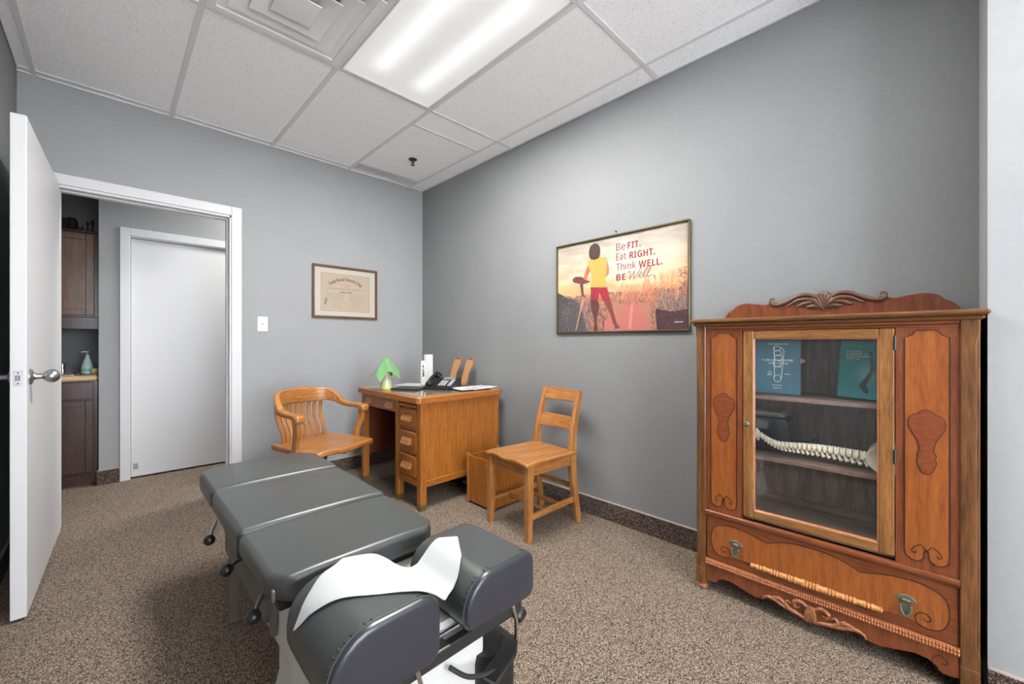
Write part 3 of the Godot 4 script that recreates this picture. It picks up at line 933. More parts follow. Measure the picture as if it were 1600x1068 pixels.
	part(t, "cross_rail", slab(0.4, 0.84, 0.345, 0.378, 0.985, 1.01, 0.002), M.dark_steel)
	part(t, "rail_plate", slab(0.47, 0.60, 0.379, 0.385, 0.83, 0.865, 0.001), M.satin_steel)
	for q in [[0.565, 0.872], [0.585, 0.9]]:
		part(t, "guide_rod", Geo.new().tube([P(q[0], 0.385, q[1]), P(0.83, 0.385, q[1])], 0.006, 8), M.chrome)
	for q in [[0.5, 0.83], [0.82, 0.84]]:
		part(t, "hinge_arm", Geo.new().tube([P(q[0], 0.40, q[1]), P(q[0] + 0.012, 0.34, q[1] - 0.01), P(q[0] + 0.014, 0.28, q[1] - 0.01)], 0.0055, 8), M.chrome)
	part(t, "clamp_knob", Geo.new().lathe([Vector2(0, 0), Vector2(0.013, 0), Vector2(0.014, 0.01), Vector2(0.01, 0.018), Vector2(0, 0.019)], 14, P(0.577, 0.386, 0.95)), M.chrome)
	part(t, "clamp_knob", Geo.new().lathe([Vector2(0, 0), Vector2(0.02, 0.0), Vector2(0.022, 0.012), Vector2(0.018, 0.03), Vector2(0, 0.032)], 16, P(0.85, 0.325, 0.85), Basis(Vector3(0, 0, 1), -1.2)), M.black_plastic)
	# black release box beside the pedestal, with its cable
	var rb := Geo.new()
	var rings := []
	for q in [[0.12, 0.9], [0.13, 1.0], [0.24, 1.0], [0.262, 0.92]]:
		rings.append(rr2(0.72, 0.86, 0.84, 0.99, 0.045, q[1], q[0]))
	part(t, "release_box", rb.loft(rings), M.black_plastic, 40)
	part(t, "release_pedal", Geo.new().sweep([P(0.70, 0.255, 0.80), P(0.79, 0.268, 0.82), P(0.845, 0.262, 0.87)], rect2(0.05, 0.01, 0.003), Vector3.UP), M.dark_steel)
	part(t, "control_cable", Geo.new().tube(smooth3([P(0.62, 0.3, 0.86), P(0.66, 0.27, 0.83), P(0.72, 0.26, 0.81), P(0.78, 0.255, 0.80)]), 0.006, 8), M.black_rubber)
	# face paper
	var pp := thing("face_paper", "torn white paper sheet draped over the two head cushions", "paper")
	var gp := Geo.new()
	var nx := 40
	var nd := 8
	var rows := []
	for i in nx + 1:
		var s := float(i) / nx
		var x := lerpf(0.29, 0.748, s)
		var far := curve([[0.29, 0.988], [0.36, 1.04], [0.437, 1.085], [0.5, 1.06], [0.59, 1.005], [0.64, 1.02], [0.70, 1.03], [0.748, 1.0]], x)
		var nearv := curve([[0.29, 0.984], [0.33, 0.945], [0.40, 0.90], [0.47, 0.852], [0.525, 0.803], [0.56, 0.80], [0.60, 0.835], [0.65, 0.862], [0.69, 0.90], [0.748, 0.995]], x)
		var row := []
		for j in nd + 1:
			var d := lerpf(nearv, far, float(j) / nd)
			row.append(P(x, head_top(x) + 0.004 + 0.0015 * sin(x * 60.0 + d * 40.0), d))
		rows.append(row)
	for i in nx:
		for j in nd:
			var dz := Vector3(0, -0.0008, 0)
			var a: Vector3 = rows[i][j]
			var b: Vector3 = rows[i + 1][j]
			var c: Vector3 = rows[i + 1][j + 1]
			var e: Vector3 = rows[i][j + 1]
			gp.quad(a, b, c, e); gp.quad(e + dz, c + dz, b + dz, a + dz)
	part(pp, "sheet", gp, M.paper, 70)

func rr2(x0: float, x1: float, d0: float, d1: float, r: float, sc: float, y: float) -> Array:
	var o := []
	var cx := (x0 + x1) / 2
	var cd := (d0 + d1) / 2
	for p in rect2(x1 - x0, d1 - d0, r, 5): o.append(P(cx + p.x * sc, y, cd + p.y * sc))
	return o
func curve(k: Array, x: float) -> float:
	for i in k.size() - 1:
		if x <= k[i + 1][0]: return lerpf(k[i][1], k[i + 1][1], clampf((x - k[i][0]) / (k[i + 1][0] - k[i][0]), 0, 1))
	return k[-1][1]
func head_top(x: float) -> float:
	# height of the head cushions across the table, sagging over the gap
	var best := curve([[0.29, 0.49], [0.535, 0.545], [0.552, 0.528], [0.572, 0.512], [0.6, 0.502], [0.62, 0.5], [0.65, 0.52], [0.7, 0.53], [0.9, 0.53]], x)
	for q in [[0.293, 0.548, 0.556, 0.095, 0.05], [0.622, 0.868, 0.54, 0.085, 0.035]]:
		var cx: float = (q[0] + q[1]) / 2
		var xx := cx + (x - cx) / 1.012
		if xx < q[0] or xx > q[1]: continue
		var y: float = q[2]
		if xx < q[0] + q[3]: y = q[2] - q[3] + sqrt(maxf(0.0, q[3] * q[3] - (q[0] + q[3] - xx) * (q[0] + q[3] - xx)))
		elif xx > q[1] - q[4]: y = q[2] - q[4] + sqrt(maxf(0.0, q[4] * q[4] - (xx - q[1] + q[4]) * (xx - q[1] + q[4])))
		best = maxf(best, y + 0.0015)
	return best

# ---------------------------------------------------------------- desk
func wedge_pull(parent: Node, x: float, y: float, z: float, w := 0.11) -> void:
	var pr := pv([Vector2(0, -0.02), Vector2(0.026, -0.02), Vector2(0.022, -0.012), Vector2(0.008, 0.02), Vector2(0, 0.02)])
	var g := Geo.new().prism(pr, -w / 2, w / 2, 0.0, Transform3D(Basis(Vector3(0, 0, 1), Vector3.UP, Vector3(-1, 0, 0)), Vector3(x, y, z)))
	part(parent, "pull", g, M.oak_pull)
func desk() -> void:
	M.oak_pull = M.chair_x
	M.ferrule = mat(c8(120, 104, 62), 0.45, 0.6)
	var t := thing("office_desk", "oak single-pedestal desk with glass top in the corner", "desk", P(1.475, 0, 3.27), -90)
	# local: x from the back-wall end (0) to the near end (0.9), z towards the front
	var top := Geo.new()
	var o := []
	for p in rect2(0.935, 0.775, 0.035, 4): o.append(Vector2(0.45 + p.x, -0.355 + p.y))
	top.prism(pv(o), 0.0, 0.042, 0.006, Transform3D(Basis(Vector3.RIGHT, Vector3(0, 0, -1), Vector3.UP), Vector3(0, 0.722, 0)))
	top.moved(func(p: Vector3) -> Vector3: return Vector3(p.x, p.y, p.z - 0.71))
	part(t, "desk_top", top, M.oak_x)
	part(t, "glass_sheet", Geo.new().bx(0.03, 0.87, 0.7645, 0.7685, -0.70, -0.005, 0.0015), desk_glass())
	var legs := [[0.0, 0.048, -0.048, 0.0], [0.56, 0.605, -0.048, 0.0], [0.852, 0.9, -0.048, 0.0], [0.0, 0.048, -0.71, -0.662], [0.56, 0.605, -0.71, -0.662], [0.852, 0.9, -0.71, -0.662]]
	for l in legs:
		var lg := part(t, "leg", Geo.new().bx(l[0], l[1], 0.04, 0.722, l[2], l[3], 0.003), M.oak_y)
		part(lg, "ferrule", Geo.new().bx(l[0] - 0.001, l[1] + 0.001, 0.0, 0.042, l[2] - 0.001, l[3] + 0.001, 0.004), M.ferrule)
	# pedestal carcass
	part(t, "side_panel", Geo.new().bx(0.885, 0.893, 0.19, 0.722, -0.662, -0.048), M.oak_y)
	part(t, "side_rail", Geo.new().bx(0.875, 0.898, 0.152, 0.196, -0.662, -0.048, 0.003), M.oak_z)
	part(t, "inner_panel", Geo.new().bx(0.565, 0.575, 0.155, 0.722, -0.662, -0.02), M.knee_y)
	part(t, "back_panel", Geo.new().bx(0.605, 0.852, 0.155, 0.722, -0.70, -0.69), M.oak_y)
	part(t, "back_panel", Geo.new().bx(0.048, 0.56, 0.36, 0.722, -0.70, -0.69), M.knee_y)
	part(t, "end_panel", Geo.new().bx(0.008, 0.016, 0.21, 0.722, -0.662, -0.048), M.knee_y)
	part(t, "bottom_rail", Geo.new().bx(0.605, 0.852, 0.152, 0.198, -0.025, -0.004, 0.003), M.oak_x)
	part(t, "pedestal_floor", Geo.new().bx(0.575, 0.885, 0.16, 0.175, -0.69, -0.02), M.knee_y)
	for y in [0.358, 0.522]: part(t, "drawer_divider", Geo.new().bx(0.605, 0.852, y, y + 0.014, -0.03, -0.012), M.oak_x)
	var ys := [[0.205, 0.352], [0.374, 0.516], [0.538, 0.672]]
	for q in ys:
		var d := part(t, "drawer", Geo.new().bx(0.609, 0.848, q[0], q[1], -0.025, -0.002, 0.005), M.oak_x)
		part(d, "raised_field", Geo.new().bx(0.616, 0.841, q[0] + 0.008, q[1] - 0.008, -0.006, 0.001, 0.003), M.oak_x)
		wedge_pull(d, 0.728, (q[0] + q[1]) / 2 + 0.004, 0.001)
	var sl := part(t, "writing_slide", Geo.new().bx(0.612, 0.845, 0.682, 0.704, -0.03, 0.004, 0.003), M.oak_x)
	part(sl, "lip", Geo.new().bx(0.70, 0.76, 0.678, 0.684, -0.01, 0.005, 0.001), M.oak_x)
	var cd := part(t, "centre_drawer", Geo.new().bx(0.05, 0.556, 0.622, 0.712, -0.03, -0.006, 0.003), M.oak_x)
	wedge_pull(cd, 0.14, 0.668, -0.006, 0.09)
	wedge_pull(cd, 0.462, 0.668, -0.006, 0.09)
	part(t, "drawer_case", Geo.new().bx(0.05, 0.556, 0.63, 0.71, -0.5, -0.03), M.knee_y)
	# mat and cables on the floor
	var mt := thing("chair_mat", "dark brown flat chair mat on the carpet under the desk", "floor mat", P(1.45, 0, 2.965))
	part(mt, "sheet", Geo.new().rbox(Vector3(0, 0.003, 0), Vector3(0.92, 0.005, 0.45), 0.0024, 2, 1), mat(c8(74, 64, 54), 0.5))
	var cb := thing("cable_coil", "black cable coil lying under the desk by the waste bin", "cable", P(1.98, 0.0, 2.62))
	var pts := []
	for i in 60:
		var a := TAU * i / 16.0
		pts.append(Vector3(cos(a) * (0.075 + 0.012 * sin(i * 0.7)), 0.008 + 0.009 * (i / 16), sin(a) * (0.055 + 0.01 * cos(i * 0.9))))
	part(cb, "cord", Geo.new().tube(pts, 0.0045, 6), M.black_rubber)
	part(cb, "plug", Geo.new().rbox(Vector3(0.02, 0.032, 0.07), Vector3(0.05, 0.028, 0.03), 0.008, 2, 1), M.satin_steel)
func desk_glass() -> StandardMaterial3D:
	var m := mat(Color(0.75, 0.85, 0.8, 0.12), 0.03)
	m.transparency = BaseMaterial3D.TRANSPARENCY_ALPHA
	return m

func desk_items() -> void:
	var Y := 0.7685
	# jar with a green cloth thrown over it
	var j := thing("glass_jar", "yellow-green jar under the green cloth on the desk", "jar", P(1.53, Y, 2.95))
	part(j, "body", Geo.new().lathe([Vector2(0, 0), Vector2(0.042, 0), Vector2(0.044, 0.006), Vector2(0.043, 0.05), Vector2(0.036, 0.085), Vector2(0.03, 0.1), Vector2(0.03, 0.13), Vector2(0, 0.13)], 24), mat(c8(186, 192, 158), 0.2))
	part(j, "green_band", Geo.new().lathe([Vector2(0.0435, 0.004), Vector2(0.045, 0.006), Vector2(0.0445, 0.022), Vector2(0.043, 0.024)], 24), mat(c8(184, 204, 84), 0.3))
	part(j, "lid_post", Geo.new().lathe([Vector2(0, 0.13), Vector2(0.012, 0.13), Vector2(0.012, 0.226), Vector2(0, 0.228)], 12), M.plastic_white)
	var cl := thing("green_cloth", "light green cloth draped over a jar on the desk", "cloth", P(1.53, Y, 2.95))
	var g := Geo.new()
	var rows := []
	var N := 24
	for i in N + 1:
		var row := []
		for k in N + 1:
			var q := Vector2(i / float(N) * 2.0 - 1.0, k / float(N) * 2.0 - 1.0) * 0.15
			var dd := q.length()
			var a := q.angle() + 0.05
			var r := minf(dd, 0.022 + maxf(0.0, dd - 0.022) * 0.53) * (1.0 + 0.1 * sin(5.0 * a + 0.6) * clampf((dd - 0.04) / 0.08, 0.0, 1.0))
			var y := 0.24 - maxf(0.0, dd - 0.018) * 0.84 - 0.014 * cos(5.0 * a) * clampf((dd - 0.03) / 0.08, 0.0, 1.0)
			row.append(Vector3(cos(a) * r, y, sin(a) * r))
		rows.append(row)
	for i in N:
		for k in N: g.quad(rows[i][k], rows[i][k + 1], rows[i + 1][k + 1], rows[i + 1][k])
	part(cl, "drape", g, mat(c8(102, 146, 96), 0.9), 60)
	# brochure stand
	var b := thing("brochure_stand", "tall white brochure stand in the desk corner", "brochure stand", P(1.945, Y, 3.04), 12)
	part(b, "white_panel", Geo.new().bx(-0.01, 0.07, 0, 0.255, -0.015, 0.015, 0.002), M.plastic_white)
	var fl := part(b, "leaflet", Geo.new().bx(-0.055, -0.012, 0, 0.205, -0.008, 0.0, 0.0008), M.paper)
	var im := Image.create(64, 256, false, Image.FORMAT_RGB8)
	im.fill(c8(228, 228, 226))
	oval(im, Vector2(34, 60), Vector2(14, 16), c8(70, 52, 44))
	fill_poly(im, [Vector2(18, 88), Vector2(46, 78), Vector2(54, 120), Vector2(44, 160), Vector2(20, 150)], c8(150, 112, 98))
	fill_poly(im, [Vector2(22, 130), Vector2(50, 120), Vector2(56, 170), Vector2(20, 178)], c8(66, 66, 72))
	for y in [200, 210, 220, 230]: im.fill_rect(Rect2i(12, y, 40, 3), c8(150, 150, 150))
	var q := QuadMesh.new()
	q.size = Vector2(0.041, 0.2)
	put(fl, "leaflet_print", q, print_mat(im), Transform3D(Basis.IDENTITY, Vector3(-0.0335, 0.1025, 0.0005)))
	# pair of cork insoles leaning on the wall
	for i in 2:
		var s := thing("cork_insole", ["left tan cork shoe insole leaning against the wall behind the phone", "right tan cork shoe insole leaning against the wall behind the phone"][i], "insole", P(2.09, Y + 0.004, [2.88, 2.715][i]), [-56, -60][i], "pair of cork insoles")
		var out := smooth2([Vector2(0.0, 0.0), Vector2(0.027, 0.012), Vector2(0.032, 0.05), Vector2(0.026, 0.1), Vector2(0.036, 0.16), Vector2(0.042, 0.2), Vector2(0.03, 0.242), Vector2(0.0, 0.255), Vector2(-0.03, 0.235), Vector2(-0.04, 0.19), Vector2(-0.034, 0.13), Vector2(-0.03, 0.06), Vector2(-0.026, 0.015)], 4, true)
		var tilt := Transform3D(Basis(Vector3.RIGHT, -0.4) * Basis(Vector3(0, 0, 1), -0.16), Vector3.ZERO)
		part(s, "sole", Geo.new().prism(pv(out), -0.01, 0.0, 0.002, tilt), mat(c8(128, 88, 54), 0.8))
		var inn := []
		for p in out: inn.append(Vector2(p.x * 0.78, 0.125 + (p.y - 0.127) * 0.86))
		part(s, "heel_pad", Geo.new().prism(pv(inn), 0.0, 0.003, 0.002, tilt), mat(c8(148, 108, 70), 0.85))
		part(s, "toe_grip", Geo.new().prism(pv([Vector2(-0.02, 0.225), Vector2(0.02, 0.23), Vector2(0.012, 0.243), Vector2(-0.012, 0.242)]), 0.003, 0.004, 0.0, tilt), mat(c8(96, 62, 44), 0.8))
	# desk phone
	var ph := thing("desk_phone", "black office phone with handset and grey keys on the desk", "phone", P(1.855, Y, 2.665), -62)
	var body := Geo.new().prism(pv([Vector2(-0.1, 0), Vector2(0.1, 0), Vector2(0.1, 0.02), Vector2(-0.06, 0.085), Vector2(-0.1, 0.075)]), -0.115, 0.115, 0.004, Transform3D(Basis(Vector3(0, 0, 1), Vector3.UP, Vector3(-1, 0, 0)), Vector3.ZERO))
	part(ph, "body", body, M.black_plastic)
	var slope := Basis(Vector3.RIGHT, 0.386)
	var on := func(x: float, z: float, up: float) -> Vector3: return Vector3(x, 0.02 + (0.1 - z) * 0.40625, z) + slope * Vector3(0, up, 0)
	part(ph, "display", Geo.new().box(on.call(0.045, -0.035, 0.002), Vector3(0.1, 0.006, 0.035), 0.001, slope), mat(c8(120, 126, 120), 0.25))
	var km := mat(c8(176, 178, 180), 0.5)
	for r in 4:
		for c in 3:
			part(ph, "key", Geo.new().box(on.call(0.005 + c * 0.022, 0.005 + r * 0.02, 0.002), Vector3(0.016, 0.005, 0.012), 0.001, slope), km)
	for r in 6:
		part(ph, "line_key", Geo.new().box(on.call(0.09, -0.012 + r * 0.016, 0.002), Vector3(0.03, 0.005, 0.008), 0.001, slope), km)
	var hs := Geo.new().tube(smooth3([Vector3(-0.075, 0.108, -0.085), Vector3(-0.075, 0.118, -0.05), Vector3(-0.075, 0.1, 0.0), Vector3(-0.075, 0.078, 0.05), Vector3(-0.075, 0.05, 0.085)], 4), 0.014, 10)
	hs.rbox(Vector3(-0.075, 0.097, -0.072), Vector3(0.05, 0.034, 0.055), 0.015, 3, 1, slope).rbox(Vector3(-0.075, 0.046, 0.075), Vector3(0.05, 0.034, 0.055), 0.015, 3, 1, slope)
	part(ph, "handset", hs, M.black_plastic)
	# flat things
	var tb := thing("black_folder", "flat black folder lying on the desk in front of the phone", "folder", P(1.655, Y, 2.82), 32)
	part(tb, "cover", Geo.new().rbox(Vector3(0, 0.007, 0), Vector3(0.17, 0.012, 0.22), 0.004, 2, 1), M.black_plastic)
	part(tb, "spine", Geo.new().rbox(Vector3(-0.085, 0.007, 0), Vector3(0.016, 0.014, 0.22), 0.006, 2, 1), M.black_rubber)
	var pa := thing("paper_pad", "white paper pad lying near the brochure stand", "paper", P(1.80, Y, 3.02), 20)
	part(pa, "sheets", Geo.new().bx(-0.075, 0.075, 0, 0.012, -0.1, 0.1, 0.001), M.paper)
	# papers at the near end
	var mi := Image.create(256, 200, false, Image.FORMAT_RGB8)
	mi.fill(c8(214, 216, 218))
	var r2 := RandomNumberGenerator.new()
	r2.seed = 4
	for i in 26:
		var v := r2.randi_range(30, 190)
		var x := r2.randf_range(10, 220)
		var y := r2.randf_range(10, 170)
		fill_poly(mi, [Vector2(x, y), Vector2(x + r2.randf_range(10, 50), y + r2.randf_range(-6, 6)), Vector2(x + r2.randf_range(10, 46), y + r2.randf_range(8, 26)), Vector2(x - 4, y + r2.randf_range(6, 20))], c8(v, v, v + 6))
	for i in 2:
		var mg := thing("magazine", ["printed grey and white magazine on the near end of the desk", "second magazine half under the first on the desk"][i], "magazine", P([1.99, 2.08][i], Y + [0.0075, 0.0][i], [2.47, 2.50][i]), [-8, 10][i], "magazines on the desk")
		part(mg, "pages", Geo.new().bx(-0.14, 0.14, 0, 0.007, -0.085, 0.085, 0.001), M.paper)
		var qm := QuadMesh.new()
		qm.size = Vector2(0.276, 0.166)
		put(mg, "cover_print", qm, print_mat(mi, 0.35), Transform3D(Basis(Vector3.RIGHT, -PI / 2), Vector3(0, 0.0073, 0)))

# ---------------------------------------------------------------- chairs and bin
func armchair() -> void:
	var t := thing("swivel_armchair", "curved-back oak swivel armchair with vertical slats beside the desk", "chair", P(1.035, 0.0055, 2.91), 19)
	var seat := Geo.new().rbox(Vector3(0, 0.43, 0.01), Vector3(0.48, 0.04, 0.46), 0.014, 3, 10)
	seat.moved(func(p: Vector3) -> Vector3:
		var zf := (p.z - 0.01) / 0.235
		p.x *= 1.0 - 0.1 * maxf(0.0, -zf) - 0.04 * maxf(0.0, zf) * maxf(0.0, zf)
		var xr := p.x / 0.24
		p.z += 0.03 * (1.0 - xr * xr) * clampf(zf, -1.0, 1.0)
		if p.y > 0.43:
			var dish := exp(-pow((absf(xr) - 0.45) / 0.33, 2.0)) * exp(-pow((zf + 0.05) / 0.75, 2.0))
			p.y -= 0.016 * dish
		if zf > 0.8: p.y -= 0.006 * cos(xr * 5.5)
		return p)
	part(t, "seat", seat, M.chair_x, 60)
	var half := [Vector3(-0.29, 0.655, 0.115), Vector3(-0.288, 0.66, 0.06), Vector3(-0.28, 0.662, -0.02), Vector3(-0.272, 0.672, -0.08), Vector3(-0.255, 0.695, -0.135), Vector3(-0.215, 0.713, -0.19), Vector3(-0.15, 0.718, -0.228), Vector3(-0.075, 0.72, -0.25)]
	var hw := [0.064, 0.06, 0.052, 0.046, 0.038, 0.032, 0.03, 0.03]
	var hh := [0.03, 0.03, 0.031, 0.038, 0.066, 0.092, 0.104, 0.108]
	var path := half.duplicate()
	path.append(Vector3(0, 0.721, -0.257))
	var ww := hw.duplicate()
	var h2 := hh.duplicate()
	ww.append(0.03); h2.append(0.11)
	for i in range(7, -1, -1):
		path.append(Vector3(-half[i].x, half[i].y, half[i].z)); ww.append(hw[i]); h2.append(hh[i])
	for i in path.size(): path[i] = Vector3(path[i].x * 0.9, path[i].y + 0.022 * clampf((-path[i].z - 0.06) / 0.12, 0.0, 1.0) + 0.006, path[i].z)
	var sp := smooth3(path, 4)
	var secs := []
	for i in sp.size():
		var f := i / 4.0
		var a := mini(int(f), ww.size() - 1)
		var b := mini(a + 1, ww.size() - 1)
		var w := lerpf(ww[a], ww[b], f - a)
		var h := lerpf(h2[a], h2[b], f - a)
		secs.append(rect2(w, h, 0.011, 3))
	part(t, "back_rail", Geo.new().sweep(sp, secs, Vector3.UP), M.chair_x, 50)
	for s in [-1.0, 1.0]:
		part(t, "arm_scroll", Geo.new().rbox(Vector3(s * 0.261, 0.649, 0.118), Vector3(0.066, 0.054, 0.05), 0.02, 4, 1), M.chair_z, 60)
		var pp := smooth3([Vector3(s * 0.26, 0.64, 0.095), Vector3(s * 0.258, 0.58, 0.098), Vector3(s * 0.246, 0.51, 0.075), Vector3(s * 0.24, 0.46, 0.062), Vector3(s * 0.243, 0.425, 0.06), Vector3(s * 0.246, 0.395, 0.06)], 4)
		var ss := []
		for i in pp.size(): ss.append(rect2(0.03, lerpf(0.05, 0.075, i / float(pp.size())) - 0.014 * sin(PI * i / float(pp.size())), 0.007, 2))
		part(t, "arm_post", Geo.new().sweep(pp, ss, Vector3(0, 0, 1)), M.chair_y, 50)
	for k in 9:
		var x := (k - 4) * 0.0385
		var zb := -0.205 + 0.03 * pow(x / 0.17, 2.0) - 0.004
		var zt := -0.255 + 0.045 * pow(x * 1.12 / 0.19, 2.0) * 0.7
		var p2 := smooth3([Vector3(x, 0.43, zb), Vector3(x * 1.03, 0.50, zb + 0.004), Vector3(x * 1.06, 0.58, (zb + zt) / 2 - 0.012), Vector3(x * 1.1, 0.64, zt - 0.004), Vector3(x * 1.12, 0.69, zt)], 3)
		part(t, "back_slat", Geo.new().sweep(p2, rect2(0.027, 0.012, 0.004, 2), Vector3(0, 0, 1)), M.chair_y, 50)
	# iron swivel and wooden feet
	var ir := Geo.new().box(Vector3(0, 0.395, 0.0), Vector3(0.2, 0.03, 0.26), 0.005)
	ir.lathe([Vector2(0, 0.2), Vector2(0.03, 0.2), Vector2(0.03, 0.33), Vector2(0.05, 0.36), Vector2(0.055, 0.385), Vector2(0, 0.385)], 18)
	part(t, "swivel", ir, M.black_plastic)
	part(t, "tilt_knob", Geo.new().lathe([Vector2(0, 0), Vector2(0.028, 0.0), Vector2(0.03, 0.02), Vector2(0.02, 0.035), Vector2(0, 0.035)], 14, Vector3(0.09, 0.375, 0.1), Basis(Vector3.RIGHT, 0.8)), M.black_plastic)
	for k in 4:
		var a := TAU * k / 4.0 + PI / 4
		var dir := Vector3(cos(a), 0, sin(a))
		var lg := part(t, "foot", Geo.new().sweep(smooth3([dir * 0.025 + Vector3(0, 0.225, 0), dir * 0.12 + Vector3(0, 0.2, 0), dir * 0.22 + Vector3(0, 0.12, 0), dir * 0.265 + Vector3(0, 0.055, 0)], 3), rect2(0.04, 0.05, 0.008, 2), Vector3.UP), M.chair_y, 50)
		part(lg, "caster", Geo.new().lathe([Vector2(0, -0.011), Vector2(0.016, -0.011), Vector2(0.023, -0.006), Vector2(0.023, 0.006), Vector2(0.016, 0.011), Vector2(0, 0.011)], 16, dir * 0.268 + Vector3(0, 0.023, 0), Basis(Vector3(0, 0, 1), PI / 2)), M.black_plastic)

func side_chair() -> void:
	var t := thing("wooden_side_chair", "plain oak ladder-back side chair standing against the grey wall", "chair", P(1.905, 0, 1.745), -95)
	var seat := Geo.new().rbox(Vector3(0, 0.44, 0.02), Vector3(0.4, 0.026, 0.43), 0.01, 3, 10)
	seat.moved(func(p: Vector3) -> Vector3:
		var zf := (p.z - 0.02) / 0.215
		p.x *= 1.0 - 0.085 * (0.5 - 0.5 * zf)
		var xr := p.x / 0.2
		if p.y > 0.44:
			p.y -= 0.013 * exp(-pow((absf(xr) - 0.45) / 0.32, 2.0)) * exp(-pow((zf + 0.1) / 0.7, 2.0))
		if zf > 0.7: p.y -= 0.007 * (zf - 0.7) / 0.3 * cos(xr * 6.2) * (1.0 if p.y > 0.44 else 0.6)
		return p)
	part(t, "seat", seat, M.chair_z, 60)
	for s in [-1.0, 1.0]:
		var fl := smooth3([Vector3(s * 0.178, 0.43, 0.2), Vector3(s * 0.178, 0.2, 0.2), Vector3(s * 0.18, 0.0, 0.203)], 3)
		var fs := []
		for i in fl.size(): fs.append(rect2(lerpf(0.046, 0.032, i / 6.0), lerpf(0.046, 0.034, i / 6.0), 0.004, 2))
		part(t, "front_leg", Geo.new().sweep(fl, fs, Vector3(0, 0, 1)), M.chair_y, 50)
		var bl := smooth3([Vector3(s * 0.168, 0.0, -0.225), Vector3(s * 0.166, 0.2, -0.195), Vector3(s * 0.164, 0.42, -0.178), Vector3(s * 0.158, 0.6, -0.2), Vector3(s * 0.152, 0.82, -0.262)], 4)
		var bs := []
		for i in bl.size(): bs.append(rect2(lerpf(0.034, 0.026, i / 16.0), 0.036 + 0.014 * sin(PI * i / 16.0), 0.004, 2))
		part(t, "back_post", Geo.new().sweep(bl, bs, Vector3(0, 0, 1)), M.chair_y, 50)
		part(t, "side_apron", Geo.new().sweep([Vector3(s * 0.172, 0.398, 0.18), Vector3(s * 0.162, 0.398, -0.16)], rect2(0.02, 0.06, 0.003, 2), Vector3.UP), M.chair_z)
		part(t, "side_stretcher", Geo.new().sweep([Vector3(s * 0.18, 0.135, 0.19), Vector3(s * 0.168, 0.15, -0.195)], rect2(0.018, 0.034, 0.005, 2), Vector3.UP), M.chair_z)
	part(t, "front_apron", Geo.new().bx(-0.16, 0.16, 0.368, 0.428, 0.188, 0.208, 0.003), M.chair_x)
	part(t, "back_apron", Geo.new().bx(-0.15, 0.15, 0.368, 0.428, -0.185, -0.167, 0.003), M.chair_x)
	for z in [0.06, -0.07]: part(t, "cross_stretcher", Geo.new().bx(-0.172, 0.172, 0.128, 0.15, z - 0.012, z + 0.012, 0.005), M.chair_x)
	part(t, "back_stretcher", Geo.new().bx(-0.16, 0.16, 0.21, 0.24, -0.204, -0.186, 0.005), M.chair_x)
	for q in [[0.742, 0.822, -0.24, -0.262], [0.566, 0.652, -0.196, -0.213]]:
		var rail := []
		for i in 9:
			var f := i / 4.0 - 1.0
			rail.append(Vector3(f * 0.15, (q[0] + q[1]) / 2, (q[2] + q[3]) / 2 - 0.018 * (1.0 - f * f)))
		part(t, "back_slat", Geo.new().sweep(rail, rect2(0.018, q[1] - q[0], 0.004, 2), Vector3(0, 0.96, -0.26)), M.chair_x, 50)

func waste_bin() -> void:
	var t := thing("wooden_waste_bin", "square oak waste bin between the desk and the side chair", "waste bin", P(1.955, 0, 2.16), -90)
	for q in [[-0.127, -0.119, -0.14, 0.14], [0.119, 0.127, -0.14, 0.14]]:
		part(t, "side_board", Geo.new().bx(q[0], q[1], 0.015, 0.335, q[2], q[3], 0.001), M.oak_y)
	for q in [[-0.145, -0.137], [0.137, 0.145]]:
		part(t, "face_board", Geo.new().bx(-0.12, 0.12, 0.015, 0.335, q[0], q[1], 0.001), M.oak_y)
	part(t, "bottom_board", Geo.new().bx(-0.12, 0.12, 0.018, 0.026, -0.138, 0.138), M.knee_y)
	for sx in [-1, 1]:
		for sz in [-1, 1]:
			part(t, "corner_post", Geo.new().box(Vector3(sx * 0.125, 0.174, sz * 0.143), Vector3(0.018, 0.348, 0.018), 0.003), M.chair_y)

